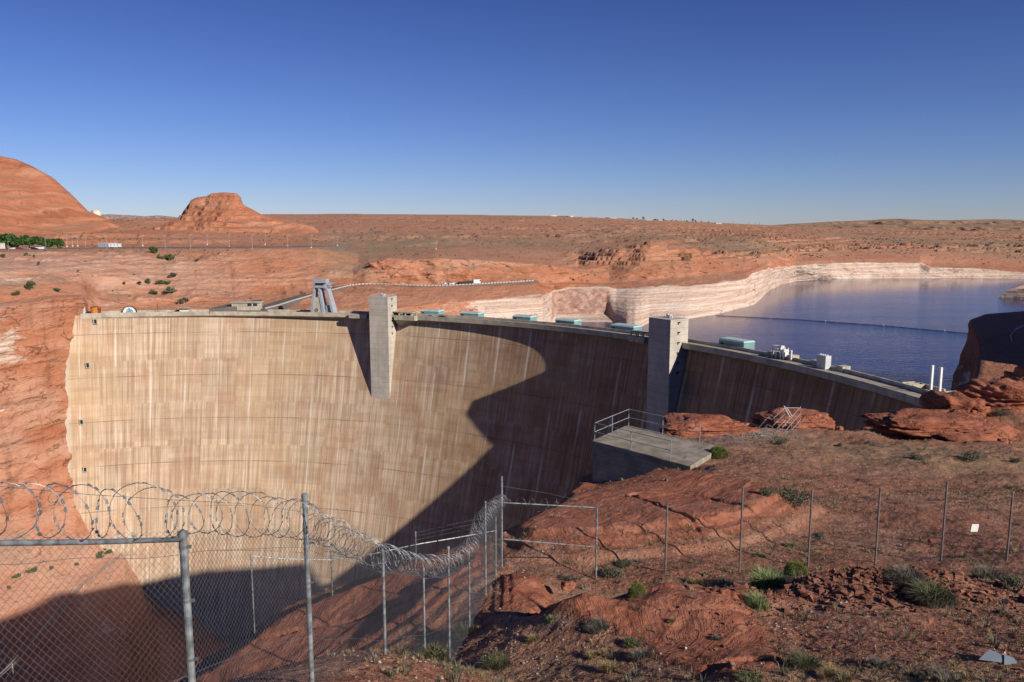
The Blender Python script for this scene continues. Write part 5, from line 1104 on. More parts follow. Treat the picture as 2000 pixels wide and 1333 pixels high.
for i, (px, py, Y, w, h, dp, mat_, lb) in enumerate(((768, 556, 577, 88, 40, 20, 'rock', 'dark broken bluff with a black shaded end above the access road'), (848, 558, 586, 120, 32, 14, 'rock', 'red rock face above the access road right of the dark bluff'))):
    c = P(px, py, Y); k = Y/F; sz = (w*k*1.05, dp, h*k*1.35); root = empty('rock_bluff', c, 0, label=lb, cat='rock')
    rockmesh('rock_body', root, sz, 470+i, M[mat_], 6, .14, .55, (0, dp*.45, h*k*.30), random.uniform(-.3, .1), .95, .6)
    rockmesh('rock_ledge', root, (sz[0]*.6, dp*.8, sz[2]*.7), 480+i, M[mat_], 5, .18, .5, (sz[0]*.2, dp*.3, h*k*.2), .2, .95, .6)
def stones(name, pts, s0, s1, mat, label, cat, seed, sq=.7, kind='stuff'):
    r = np.random.default_rng(seed); n = len(pts)
    oc = np.array([(1, 0, 0), (-1, 0, 0), (0, 1, 0), (0, -1, 0), (0, 0, 1), (0, 0, -1)], float); fc = np.array([(0, 2, 4), (2, 1, 4), (1, 3, 4), (3, 0, 4), (2, 0, 5), (1, 2, 5), (3, 1, 5), (0, 3, 5)])
    cu = np.array([(x, y, z) for z in (-.6, .6) for y in (-.6, .6) for x in (-.6, .6)], float); cf = np.array([(0, 2, 3, 1), (4, 5, 7, 6), (0, 1, 5, 4), (2, 6, 7, 3), (0, 4, 6, 2), (1, 3, 7, 5)])
    a = r.random(n)*6.28; sz = s0+(s1-s0)*r.random(n)**3; j = 1+.45*r.normal(size=(n, 8, 3)).clip(-1.2, 1.2)
    v = cu[None]*j*sz[:, None, None]*np.stack([np.ones(n), .6+.5*r.random(n), .35+sq*.5*r.random(n)], 1)[:, None, :]
    tl = r.normal(size=n)*.4; cy, sy = np.cos(tl)[:, None], np.sin(tl)[:, None]; v = np.stack([v[..., 0]*cy-v[..., 2]*sy, v[..., 1], v[..., 0]*sy+v[..., 2]*cy], -1)
    c, s_ = np.cos(a)[:, None], np.sin(a)[:, None]; v = np.stack([v[..., 0]*c-v[..., 1]*s_, v[..., 0]*s_+v[..., 1]*c, v[..., 2]], -1)+pts[:, None, :]
    F_ = (np.arange(n)[:, None, None]*8+cf[None]).reshape(-1, 4)
    return tag(npmesh(name, v.reshape(-1, 3), F_, M[mat], smooth=False), label, cat, kind=kind)
def scatter(n, ylo, yhi, seed, dens=None, ulo=-.25, uhi=.72, far=1.0):
    r = np.random.default_rng(seed); Y = ylo*(yhi/ylo)**(r.random(n*3)**far); U = ulo+(uhi-ulo)*r.random(n*3); X = U*Y
    z, rn, rk = hn(X, Y); ok = (rn > .25)
    if dens is not None: ok &= r.random(n*3) < dens(X, Y, rk)
    X, Y, z = X[ok][:n], Y[ok][:n], z[ok][:n]; return np.stack([X, Y, z], 1)
stones('gravel', scatter(12000, 10.5, 60, 1, lambda x, y, k: (1-.8*k)*ss(-.5, .35, fbm(x/2.5, y/2.5, 0, 3, 500))), .007, .042, 'stone', 'loose red gravel strewn over the near ground', 'gravel', 1)
stones('pebbles', scatter(2600, 10.5, 50, 2, lambda x, y, k: (1-.6*k)*ss(-.1, .5, fbm(x/3.5, y/3.5, 0, 3, 510))), .01, .05, 'palestone', 'pale pebbles scattered among the red gravel', 'gravel', 2)
q = P(1690, 1150, 19.0); r = np.random.default_rng(5); X = q[0]+r.normal(size=1500)*2.3; Yq = q[1]+r.normal(size=1500)*.75-.10*(X-q[0]); zz, _, _ = hn(X, Yq)
stones('rubble', np.stack([X, Yq, zz+.02], 1), .03, .17, 'stone', 'bank of broken red rubble in front of the far fence', 'rubble', 3)
X = r.uniform(2.5, 9.5, 1500); Yq = r.uniform(11, 19, 1500); ok = fbm(X/1.4, Yq/1.4, 0, 3, 530) > .08; X, Yq = X[ok], Yq[ok]; zz, _, _ = hn(X, Yq)
stones('scree', np.stack([X, Yq, zz], 1), .015, .07, 'stone', 'angular red stone chips on the near slope', 'rubble', 4)
q = P(1450, 850, 57); X = q[0]+r.normal(size=1400)*1.6; Yq = q[1]+r.normal(size=1400)*1.6; zz, rn, _ = hn(X, Yq); ok = rn > .2
stones('crushed_stone', np.stack([X, Yq, zz], 1)[ok], .03, .12, 'greystone', 'patch of grey crushed stone between the platform and the stairs', 'gravel', 5)
# ------------------------------------------------------------------ vegetation of the near ground
def blades(pts, hgt, n_per, mat, name, label, seed, spread=.06, wid=.006, lean=.5, kind='stuff', cat='grass', parent=None):
    r = np.random.default_rng(seed); n = len(pts)*n_per; b = np.repeat(pts, n_per, axis=0); hh = np.repeat(hgt, n_per)*(.5+.7*r.random(n)); a = r.random(n)*6.28; l = lean*r.random(n)**.7
    o = np.stack([np.cos(a), np.sin(a), 0*a], 1); base = b+o*(np.repeat(spread*hgt/ .2, n_per)*r.random(n))[:, None]; side = np.stack([-np.sin(a), np.cos(a), 0*a], 1)*(wid*np.clip(hh/.2, .6, 3))[:, None]
    mid = base+o*(hh*l*.35)[:, None]; mid[:, 2] += hh*.6; tip = base+o*(hh*l)[:, None]; tip[:, 2] += hh*(1-.35*l); base = base.copy(); base[:, 2] -= .02
    v = np.stack([base-side, base+side, mid+side*.7, mid-side*.7, tip], 1).reshape(-1, 3); i = np.arange(n)*5
    F4 = np.concatenate([np.stack([i, i+1, i+2, i+3], 1), np.stack([i+3, i+2, i+4, i+4], 1)])
    me = bpy.data.meshes.new(name); fc = np.concatenate([F4[:n].ravel(), F4[n:, :3].ravel()]).astype(np.int32)
    me.vertices.add(len(v)); me.vertices.foreach_set('co', v.astype(np.float32).ravel()); me.loops.add(7*n); me.loops.foreach_set('vertex_index', fc)
    me.polygons.add(2*n); me.polygons.foreach_set('loop_start', np.concatenate([np.arange(n)*4, 4*n+np.arange(n)*3]).astype(np.int32)); me.update(calc_edges=True); me.materials.append(M[mat])
    o_ = bpy.data.objects.new(name, me); COL.objects.link(o_)
    if parent is not None: o_.parent = parent; return o_
    return tag(o_, label, cat, kind=kind)
straw_d = lambda x, y, k: (1-.85*k)*np.clip(ss(.0, .4, fbm(x/2.6, y/2.6, 0, 3, 540))+.12, 0, 1)
pts = scatter(2300, 10.5, 30, 11, straw_d); blades(pts, .04+.10*np.random.default_rng(1).random(len(pts))**2, 16, 'straw', 'dry_grass', 'thin tufts of dry straw coloured grass on the near ground', 3)
pts = scatter(2600, 26, 75, 12, lambda x, y, k: (1-.9*k)*np.clip(ss(-.15, .4, fbm(x/6, y/6, 0, 3, 545)), .05, 1)); blades(pts, .08+.12*np.random.default_rng(2).random(len(pts))**2, 18, 'straw', 'pale_grass', 'small pale grass tufts dotting the middle slope', 4, wid=.010, lean=1.5)
pts = scatter(600, 11, 60, 13, lambda x, y, k: (1-.8*k)*ss(-.1, .5, fbm(x/4, y/4, 0, 3, 548))); blades(pts, .10+.2*np.random.default_rng(3).random(len(pts))**2, 22, 'sage', 'grey_brush', 'low grey green brush scattered between the grass', 5, lean=.9)
ns = [ # px,py base, width px, height px, kind, label
    (1404, 893, 40, 17, 'lime', 'rounded bright green bush at the right corner of the platform'),
    (1553, 1124, 46, 24, 'lime', 'rounded bright green bush at the foot of the far fence'),
    (1245, 1166, 38, 24, 'lime', 'small vivid green bush on the edge of the shaded hollow'),
    (1500, 1156, 70, 48, 'needle', 'tall pale green spiky bush left of the bright rounded one'),
    (1482, 1186, 40, 34, 'needle', 'smaller pale green spiky bush in front of the tall one'),
    (1555, 985, 130, 40, 'sage', 'wide grey green shrub behind the fence beside the big slab'),
    (1500, 968, 50, 20, 'sage', 'low olive shrub at the left of the wide grey green shrub'),
    (1820, 1175, 110, 62, 'needle2', 'large olive brush clump over the rubble bank'),
    (1770, 1140, 80, 50, 'twig', 'tangle of bare grey twigs left of the large olive clump'),
    (1925, 1130, 100, 42, 'twig', 'grey twiggy shrub at the foot of the fence near the right edge'),
    (1975, 1150, 60, 30, 'sage', 'pale grey shrub cut by the right edge'),
    (1525, 868, 50, 16, 'sage', 'small grey shrub on the slope below the stair outcrop'),
    (1640, 872, 14, 8, 'sage', 'tiny grey shrub right of the one below the stairs'),
    (1955, 812, 44, 14, 'sage', 'low green shrub among the rocks at the upper right'),
    (1900, 900, 70, 22, 'sage', 'grey green shrub patch on the slope near the right edge'),
    (1790, 897, 44, 12, 'sage', 'grey shrub in the middle of the open slope'),
    (1985, 905, 30, 14, 'sage', 'small shrub right of the slope patch near the edge'),
    (1600, 1052, 34, 12, 'sage', 'low dark grey shrub just behind the fence'),
    (1545, 1070, 26, 14, 'needle', 'small yellow green tuft right of the third far fence post'),
    (1487, 1088, 26, 12, 'needle', 'small green tuft between two far fence posts'),
    (1165, 1228, 60, 26, 'twig', 'grey twiggy shrub on the near slope beside the slab'),
    (1165, 1235, 26, 12, 'sage', 'small sage tuft just left of the twiggy shrub'),
    (1075, 1212, 22, 12, 'needle', 'small green tuft beside a patch of pale pebbles'),
    (1245, 1285, 46, 30, 'twig', 'twiggy grey bush in the lower middle of the slope'),
    (1235, 1262, 40, 26, 'needle2', 'olive tuft behind the twiggy grey bush'),
    (968, 1305, 70, 40, 'needle2', 'dark olive grass clump near the foot of the near fence'),
    (1155, 1285, 40, 28, 'straw', 'golden dry grass clump in the lower middle'),
    (1190, 1310, 50, 34, 'straw', 'larger golden dry grass clump nearest the bottom edge'),
    (1040, 1255, 26, 22, 'straw', 'small golden grass clump near the cactus'),
    (1110, 1135, 40, 16, 'twig', 'dark twiggy shrub behind the fence corner panel'),
    (1200, 1128, 60, 22, 'sage', 'grey shrub beside the second far fence post'),
    (1220, 1108, 40, 16, 'sage', 'grey green shrub behind the second far fence post'),
    (1360, 1140, 40, 18, 'straw', 'dry yellow grass clump by the shaded hollow'),
    (1630, 1322, 110, 30, 'straw', 'broad dry grass clump at the bottom of the picture'),
    (1570, 1300, 80, 34, 'needle2', 'olive brush clump left of the bottom dry grass'),
    (1840, 1325, 130, 26, 'twig', 'grey twiggy mat along the bottom edge'),
    (1460, 1328, 90, 20, 'needle2', 'dark olive mat at the bottom centre'),
    (1715, 1300, 70, 20, 'twig', 'low grey twigs behind the bottom dry grass'),
    (850, 1290, 60, 50, 'needle2', 'olive bush seen through the near fence'),
    (905, 1240, 40, 40, 'needle2', 'green bush seen through the fence near its corner'),
    (1310, 1215, 24, 14, 'straw', 'small straw tuft on top of the slab'),
    (1400, 1250, 26, 14, 'twig', 'small twiggy tuft at the side of the slab')]
for i, (px, py, w, h, kd, lb) in enumerate(ns):
    g_ = ground(px, py)
    if g_ is None: print('NO GROUND', px, py); continue
    k = g_[1]/F; W_, H_ = w*k, h*k*1.15; nm = 'desert_shrub'
    if kd in ('sage', 'twig', 'needle2', 'straw'): W_ *= .86; H_ *= .78
    if kd in ('lime',):
        root = empty('rounded_bush', g_, 0, label=lb, cat='bush'); r = np.random.default_rng(600+i); n = 5200
        d_ = r.normal(size=(n, 3)); d_[:, 2] = np.abs(d_[:, 2]); d_ /= np.linalg.norm(d_, axis=1)[:, None]; rad = (.82+.18*r.random(n))*(1+.18*fbm(d_[:, 0]*2, d_[:, 1]*2, d_[:, 2]*2, 3, 610+i))
        c = d_*rad[:, None]*np.array([W_/2, W_/2, H_]); a_ = d_+r.normal(size=(n, 3))*.35; b_ = np.cross(a_, r.normal(size=(n, 3))); b_ /= np.linalg.norm(b_, axis=1)[:, None]; L_ = W_*.05; 
        v = np.stack([c-b_*L_*.13, c+b_*L_*.13, c+a_*L_+b_*L_*.05, c+a_*L_-b_*L_*.05], 1).reshape(-1, 3); npmesh('foliage', v, np.arange(4*n).reshape(-1, 4), M['lime'], root, False)
        MB().tube([(0, 0, -.05), (0, 0, H_*.6)], [W_*.3, W_*.34], 10).build('stem', M['bark'], root)
    elif kd in ('sage',):
        shrub(g_, W_, H_*1.1, lb, 620+i, 'sage', 'desert_shrub', n=2600, size=max(.014, W_*.011))
    else:
        root = empty('brush_clump' if kd != 'straw' else 'grass_clump', g_, 0, label=lb, cat='brush' if kd != 'straw' else 'grass')
        r = np.random.default_rng(640+i); nb = 26 if W_ > .5 else 12; pp_ = r.normal(size=(nb, 2))*np.array([W_*.24, W_*.14]); pz = [gz(g_[0]+a, g_[1]+b)-g_[2] for a, b in pp_]
        mt = {'needle': 'needle', 'needle2': 'olive', 'twig': 'twig', 'straw': 'straw'}[kd]
        hh = H_*(.42+.4*r.random(nb))*np.exp(-((pp_[:, 0]/(W_*.5))**2))
        blades(np.column_stack([pp_, pz]), hh, 110, mt, 'foliage', None, 660+i, spread=.10, wid=.0035, lean=1.0, parent=root)
        if kd == 'needle2':
            lv, lf = leafcloud(2600, (W_*.48, W_*.34, H_*.42), max(.012, W_*.010), 700+i, flat=.7); npmesh('leaves', lv+np.array([0, 0, H_*.32]), lf, M['olive'], root, False)
        if kd in ('needle2', 'twig'): blades(np.column_stack([pp_, pz]), hh*.9, 50, 'twig' if kd == 'needle2' else 'sage', 'twigs', None, 680+i, spread=.14, wid=.004, lean=1.3, parent=root)
# prickly pears
for i, (px, py, w, lb) in enumerate(((1036, 1252, 16, 'prickly pear cactus on the slope near the fence foot'), (1140, 1152, 12, 'small prickly pear beside the dry grass clump'), (1375, 1126, 14, 'prickly pear near the third far fence post'), (1300, 940, 14, 'prickly pear in the cleft above the big slab'), (775, 1315, 14, 'prickly pear seen through the near fence'))):
    g_ = ground(px, py)
    if g_ is None: continue
    root = empty('prickly_pear', g_, i, label=lb, cat='cactus'); r = random.Random(i); k = g_[1]/F*w*.28
    for j in range(7):
        bm = bmesh.new(); bmesh.ops.create_uvsphere(bm, u_segments=10, v_segments=7, radius=1); a = r.random()*6.3; x0, y0 = r.uniform(-1, 1)*k, r.uniform(-1, 1)*k; z_ = k*(.7 if j < 5 else 1.9); ti = r.uniform(-.5, .5)
        for v_ in bm.verts:
            x, y, z = v_.co.x*k*.62, v_.co.y*k*.17, v_.co.z*k*.8; x, z = x*math.cos(ti)-z*math.sin(ti), x*math.sin(ti)+z*math.cos(ti); v_.co = (x*math.cos(a)-y*math.sin(a)+x0, x*math.sin(a)+y*math.cos(a)+y0, z+z_)
        me = bpy.data.meshes.new('pad'); bm.to_mesh(me); bm.free(); me.materials.append(M['cactus']); o = bpy.data.objects.new('pad', me); COL.objects.link(o); o.parent = root
# ------------------------------------------------------------------ concrete platform with railing
zt_ = 33.5; c0, c1, c2, c3 = PZ(1155, 861, zt_), PZ(1349, 911, zt_), PZ(1411, 873, zt_), PZ(1226, 836, zt_)
c2 = c1+(c2-c1); c3 = c0+(c2-c1)
root = empty('viewing_platform', (c0+c1+c2+c3)/4, 0, label='concrete platform with grey railings jutting over the canyon rim', cat='platform'); o0 = (c0+c1+c2+c3)/4
def quadprism(a, b, c, d, zlo, zhi): return [np.array([p[0]-o0[0], p[1]-o0[1], z-o0[2]]) for z in (zlo, zhi) for p in (a, b, c, d)]
m = MB(); m.add(quadprism(c0, c1, c2, c3, zt_-.32, zt_), HX); m.build('deck', M['slab'], root, bevel=.03)
ce = (c0+c1+c2+c3)/4; ins = lambda p, t=.03: ce+(p-ce)*(1-t)
m = MB(); m.add(quadprism(ins(c0), ins(c1), ins(c2), ins(c3), 27.5, zt_-.32), HX); m.build('foundation_wall', M['board'], root)
def rail(name, pts, h, parent, org, mat, posts, r=.022, n_mid=1):
    m = MB(); pts = [np.array(p)-org for p in pts]
    for k in range(1, n_mid+2): m.tube([p+np.array([0, 0, h*k/(n_mid+1)]) for p in pts], r, 6)
    o = m.build(name, M[mat], parent)
    for p in posts: m = MB(); q = np.array(p)-org; m.tube([q-np.array([0, 0, .15]), q+np.array([0, 0, h+.01])], r*1.1, 6); m.build('railing_post', M[mat], parent)
    return o
lerp = lambda a, b, t: a+(b-a)*t
i0, i1, i2, i3 = ins(c0, .05), ins(c1, .05), ins(c2, .05), ins(c3, .05)
f1 = lerp(i0, i1, .82); b2_ = lerp(i3, i2, .80)
rail('railing', [i3, i0, f1], 1.15, root, o0, 'tin', [i0, lerp(i0, f1, .5), f1, lerp(i3, i0, .5)])
rail('railing', [i3+np.array([.02, .02, 0]), b2_], 1.15, root, o0, 'tin', [i3, lerp(i3, b2_, .5), b2_])
m = MB(); [m.tube([lerp(lerp(i0, i1, .9), lerp(i3, i2, .9), t)-o0, lerp(lerp(i0, i1, .9), lerp(i3, i2, .9), t)-o0+np.array([0, 0, .12])], .03, 5) for t in (.2, .24, .7, .75)]; m.build('anchor_bolts', M['rust'], root)
# stair railings on the outcrop
root = empty('stair_railing', P(1520, 836, 62), 0, label='steel stair railings climbing over the outcrop at the canyon edge', cat='railing'); o0 = P(1520, 836, 62)
L1 = [P(1482, 838, 60), P(1500, 818, 60), P(1508, 823, 60), P(1511, 820, 60), P(1535, 797, 60.5)]; L2 = [P(1528, 838, 59), P(1564, 797, 60.5)]
def srail(pts, hpx=15):
    m = MB(); up = np.array([0, 0, .55])
    for q in (0, .5, 1.0): m.tube([p-o0-np.array([0, 0, 1.0])+up*2*q for p in pts], .018, 5)
    m.build('handrail', M['tin'], root)
    for a, b in zip(pts[:-1], pts[1:]):
        for t in np.linspace(0, 1, max(2, int(np.linalg.norm(b-a)/.7))): p = lerp(a, b, t)-o0; MB().tube([p-np.array([0, 0, 1.5]), p], .018, 5).build('railing_post', M['tin'], root)
srail(L1); srail(L2)
MB().tube([L1[-1]-o0, L2[-1]-o0], .02, 5).build('chain', M['lgrey'], root)
m = MB(); m.add([L1[-1]-o0+np.array([.2, 0, -1.2]), L1[-1]-o0+np.array([.9, .1, -1.5]), L1[-1]-o0+np.array([.9, .1, -.1]), L1[-1]-o0+np.array([.3, 0, .3])], [(0, 1, 2, 3)]); 
m = MB()
for k in range(8): a = lerp(L1[0], L1[1], k/8.)-o0; m.box(a[0]-.0, a[1]-.9, a[2]-1.5, a[0]+.28, a[1]+.1, a[2]-1.42)
m.build('step', M['rust'], root)
m = MB(); m.tube([P(1531, 793, 60.5)-o0, P(1543, 815, 60.3)-o0], .025, 5).tube([P(1537, 797, 60.5)-o0, P(1547, 813, 60.3)-o0], .025, 5); m.build('gate_frame', M['lgrey'], root)
# small things
c = ground(1945, 1290); root = empty('metal_sheet', c, .2, label='two bent grey metal sheets lying on the ground at the lower right', cat='metal sheet')
k = c[1]/F; m = MB(); m.add([(-44*k, -.02, .07), (-4*k, -.16, .05), (24*k, -.02, .05), (8*k, .24, .07)], [(0, 1, 2, 3)]); o = m.build('upper_sheet', M['tin'], root); so = o.modifiers.new('s', 'SOLIDIFY'); so.thickness = .006
m = MB(); m.add([(-6*k, -.24, .06), (22*k, -.34, .04), (34*k, -.08, .06), (22*k, .02, .08)], [(0, 1, 2, 3)]); o = m.build('lower_sheet', M['tin'], root); so = o.modifiers.new('s', 'SOLIDIFY'); so.thickness = .006
c = ground(1590, 1246)
if c is not None: tag(MB().tube([c+np.array([-.1, .1, .03]), c+np.array([.06, -.12, .02])], [.025, .02], 5).build('dead_branch', M['bark']), 'short dark stick lying on the red slope', 'branch')
# ================================================================== FENCES
def wiremesh(name, path, ztop, zbase, parent, org, mat, w=.072, r=.0021, spike=.05):
    """chain link fabric: path (k,2) plan points, ztop / zbase per point"""
    path = np.array(path, float); cs = np.concatenate([[0], np.cumsum(np.hypot(*np.diff(path, axis=0).T))]); L = cs[-1]; n = int(L/(w/2)); hmax = float((np.array(ztop)-np.array(zbase)).max()); m_ = int(hmax/(w/2))
    j = np.arange(-2, m_+1); i = np.arange(n); s = i[:, None]*(w/2)+(w/2)*((j[None, :]+i[:, None]) % 2); s = np.clip(s, 0, L)
    x = np.interp(s, cs, path[:, 0]); y = np.interp(s, cs, path[:, 1]); zt = np.interp(s, cs, ztop); zb = np.interp(s, cs, zbase)
    z = zt-j[None, :]*(w/2); 
    z[:, 0] = zt[:, 0]+spike; z[:, 1] = zt[:, 1]+spike*.5; s2 = s.copy()
    z = np.maximum(z, zb+.01)
    y = y+.012*np.sin(s*3.1)*np.sin(z*2.2)
    e = 1e-3; dx = np.interp(s+.2, cs, path[:, 0])-np.interp(s-.2, cs, path[:, 0]); dy = np.interp(s+.2, cs, path[:, 1])-np.interp(s-.2, cs, path[:, 1]); l = np.hypot(dx, dy)+1e-9; dx, dy = dx/l, dy/l
    nx, ny = -dy, dx; wv = .0016*(((j[None, :]+i[:, None]) % 2)*2-1); x = x+nx*wv; y = y+ny*wv
    ring = []
    for a in (0, 2.094, 4.189): c_, s_ = math.cos(a)*r, math.sin(a)*r; ring.append(np.stack([x+nx*c_+dx*s_*.7, y+ny*c_+dy*s_*.7, z+s_*.7*(((j[None, :]+i[:, None]) % 2)*2-1)*0+0*z], -1))
    Vv = np.stack(ring, 2)-np.array(org); nj = len(j); idx = (np.arange(n)[:, None]*nj+np.arange(nj-1)[None, :]).ravel()*3
    Fs = np.concatenate([np.stack([idx+a, idx+(a+1) % 3, idx+3+(a+1) % 3, idx+3+a], 1) for a in range(3)])
    return npmesh(name, Vv.reshape(-1, 3), Fs, M[mat], parent, False)
def coil(name, path, zc, rad, pitch, parent, org, mat, r=.003, seed=0, barbs=True, wob=.25):
    rg = np.random.default_rng(seed); path = np.array(path, float); cs = np.concatenate([[0], np.cumsum(np.hypot(*np.diff(path, axis=0).T))]); L = cs[-1]
    # loop positions with uneven pitch
    loops = [0.0]
    while loops[-1] < L: pz = np.interp(loops[-1], cs, pitch); loops.append(loops[-1]+pz*(.55+.9*rg.random()))
    nl = len(loops); per = 22; th = np.linspace(0, (nl-1)*2*math.pi, (nl-1)*per+1); s = np.interp(th, np.arange(nl)*2*math.pi, loops); s = np.clip(s, 0, L)
    lr = 1+wob*.5*np.interp(th, np.arange(nl)*2*math.pi, rg.normal(size=nl).clip(-1.3, 1.3)); la = wob*.45*np.interp(th, np.arange(nl)*2*math.pi, rg.normal(size=nl)); tw = wob*1.3*np.interp(th, np.arange(nl)*2*math.pi, rg.normal(size=nl))
    x = np.interp(s, cs, path[:, 0]); y = np.interp(s, cs, path[:, 1]); z = np.interp(s, cs, zc)
    dx = np.interp(s+.3, cs, path[:, 0])-np.interp(s-.3, cs, path[:, 0]); dy = np.interp(s+.3, cs, path[:, 1])-np.interp(s-.3, cs, path[:, 1]); l = np.hypot(dx, dy)+1e-9; dx, dy = dx/l, dy/l; nx, ny = -dy, dx
    cr, sr = np.cos(th)*rad*lr, np.sin(th)*rad*lr; al = cr*np.sin(tw)+la*rad*.5; cr = cr*np.cos(tw)
    Pc = np.stack([x+nx*cr+dx*al, y+ny*cr+dy*al, z+sr+rad*.12*la], 1)
    T_ = np.gradient(Pc, axis=0); T_ /= np.linalg.norm(T_, axis=1)[:, None]; A_ = np.stack([dx, dy, 0*dx], 1); A_ = A_-(A_*T_).sum(1)[:, None]*T_; A_ /= np.linalg.norm(A_, axis=1)[:, None]+1e-9; B_ = np.cross(T_, A_)
    n = len(Pc); k = 4; ring = np.stack([Pc+r*(math.cos(a)*A_+math.sin(a)*B_) for a in np.arange(k)*2*math.pi/k], 1)-np.array(org)
    idx = np.arange(n-1)*k; Fs = np.concatenate([np.stack([idx+a, idx+(a+1) % k, idx+k+(a+1) % k, idx+k+a], 1) for a in range(k)]); Vv = ring.reshape(-1, 3)
    if barbs:
        q = np.arange(0, n-1, 1.6).astype(int); c = Pc[q]-np.array(org); a, t, b = A_[q], T_[q], B_[q]; e = r*4.2; sgn = np.where(rg.random(len(q)) < .5, 1, -1)[:, None]
        p4 = np.stack([c-t*e*1.6+a*e*sgn, c+t*e*1.6+a*e*.9, c+t*e*1.6*.4-a*e, c-t*e*1.3-a*e*sgn+b*e*.5], 1).reshape(-1, 3); base = len(Vv)
        Vv = np.concatenate([Vv, p4]); Fs = np.concatenate([Fs, base+np.arange(len(p4)).reshape(-1, 4)])
    return npmesh(name, Vv, Fs, M[mat], parent, False)
def fence_post(x, y, zb, zt, r, parent, org, mat, cap=True, name='post'):
    o = MB().tube([(x-org[0], y-org[1], zb-.3-org[2]), (x-org[0], y-org[1], zt-org[2])], r, 12).build(name, M[mat], parent, smooth=False)
    if cap: MB().tube([(x-org[0], y-org[1], zt-.03-org[2]), (x-org[0], y-org[1], zt+.015-org[2]), (x-org[0], y-org[1], zt+.03-org[2])], [r*1.22, r*1.22, r*.5], 12).build('cap', M[mat], o)
    return o
# --- near fence, from the viewpoint to the corner
tops = [(-330, 1056, 4.2), (-160, 1055, 4.7), (0, 1053, 5.3), (180, 1052, 6.05), (357, 1048, 6.95), (480, 1040, 8.2), (598, 1046, 9.5), (670, 1075, 10.9), (748, 1098, 12.4), (827, 1114, 14.9), (876, 1110, 16.9), (916, 1078, 19.0), (948, 1012, 21.2), (968, 992, 22.9), (980, 984, 24.0)]
Tn = np.array([P(*q) for q in tops]); Bn = []
for p in Tn: g_ = gz(p[0], p[1]); Bn.append(max(p[2]-2.75, min(g_-.03, p[2]-2.2)))
org = np.array([Tn[8][0], Tn[8][1], Bn[8]]); fn = empty('chain_link_fence', org, 0, label='near galvanised chain link fence with razor wire running from the lower left to the corner', cat='fence')
wiremesh('wire_mesh', Tn[:, :2], Tn[:, 2], Bn, fn, org, 'steel2')
pst = {4: (1042, .0365), 6: (968, .034), 8: (1076, .026), 9: (1112, .022), 10: (1070, .026), 11: (1075, .024), 12: (981, .026), 13: (1008, .024), 14: (932, .034)}
for i, (pyt, r_) in pst.items():
    t = P(tops[i][0], pyt, tops[i][2]); fence_post(Tn[i][0], Tn[i][1], min(Bn[i], gz(Tn[i][0], Tn[i][1])), t[2], r_, fn, org, 'steel')
for i_, r_ in ((4, .0365), (6, .034)):
    for dz in (.10, .62, 1.2, 1.8):
        z_ = Tn[i_][2]-dz; x_, y_ = Tn[i_][0], Tn[i_][1]; m = MB(); m.tube([(x_-org[0], y_-org[1], z_-.014-org[2]), (x_-org[0], y_-org[1], z_+.014-org[2])], r_*1.13, 12); m.box(x_+r_-org[0], y_-.012-org[1], z_-.012-org[2], x_+r_+.035-org[0], y_+.012-org[1], z_+.012-org[2]); m.build('clamp', M['steel2'], fn)
Tr = Tn[:5].copy(); Tr[:, 2] -= .03; MB().tube(Tr-org, .023, 10).build('top_rail', M['steel'], fn, smooth=True)
for dz, nm, rr2 in ((-.16, 'tension_wire', .0022), (-1.35, 'tension_wire', .0022)):
    q = Tn.copy(); tt = np.linspace(0, len(q)-1, 120); q = np.stack([np.interp(tt, range(len(q)), q[:, k]) for k in range(3)], 1); q[:, 2] += dz-.03*np.sin(tt*2.2)**2; MB().tube(q-org, rr2, 4).build(nm, M['steel2'], fn)
cp = Tn[:, :2]; zc = Tn[:, 2]+np.interp(range(len(Tn)), [0, 4, 6, 8, 10, 12, 14], [.21, .22, .20, .08, .05, .05, .10])
coil('razor_wire', cp, zc, .225, np.interp(range(len(Tn)), [0, 5, 6, 7, 14], [.30, .27, .20, .15, .17]), fn, org, 'steel2', .0036, 3, True, .30)
kk = Tn[6:]; coil('razor_wire', kk[:, :2], zc[6:]-.01, .17, np.full(len(kk), .34), fn, org, 'steel2', .0026, 9, True, .45)
q = Tn[:7].copy(); q[:, 2] += np.interp(range(7), [0, 6], [.425, .30]); tt = np.linspace(0, 6, 60); q = np.stack([np.interp(tt, range(7), q[:, k]) for k in range(3)], 1); MB().tube(q-org, .0022, 4).build('barbed_strand', M['steel2'], fn)
# a broken loop end standing up beyond the tall post
lp_ = [P(664, 1012, 10.4), P(657, 992, 10.5), P(652, 990, 10.5)]; MB().tube([v-org for v in lp_], .002, 4).build('loose_wire_end', M['steel2'], fn)
# --- far fence running right from the corner
ft = [(980, 982, 24.0), (1166, 992, 24.0), (1303, 992, 24.0), (1450, 978, 24.2), (1585, 980, 24.6), (1718, 974, 25.0), (1848, 968, 25.1), (1977, 976, 25.1), (2105, 980, 25.2), (2235, 980, 25.4)]
Tf = np.array([P(*q) for q in ft]); Bf = [gz(p[0], p[1]) for p in Tf]; org = np.array([Tf[4][0], Tf[4][1], Bf[4]])
ff = empty('chain_link_fence', org, 0, label='far chain link fence with thin posts crossing the open slope to the right edge', cat='fence')
wiremesh('wire_mesh', Tf[:, :2], Tf[:, 2], [b-.02 for b in Bf], ff, org, 'rust', r=.0012, spike=.03)
for i, pyt in enumerate([None, 990, 984, 954, 959, 954, 942, 965, 960, 960]):
    if pyt: fence_post(Tf[i][0], Tf[i][1], Bf[i], P(ft[i][0], pyt, ft[i][2])[2], .031, ff, org, 'rust' if i > 1 else 'steel')
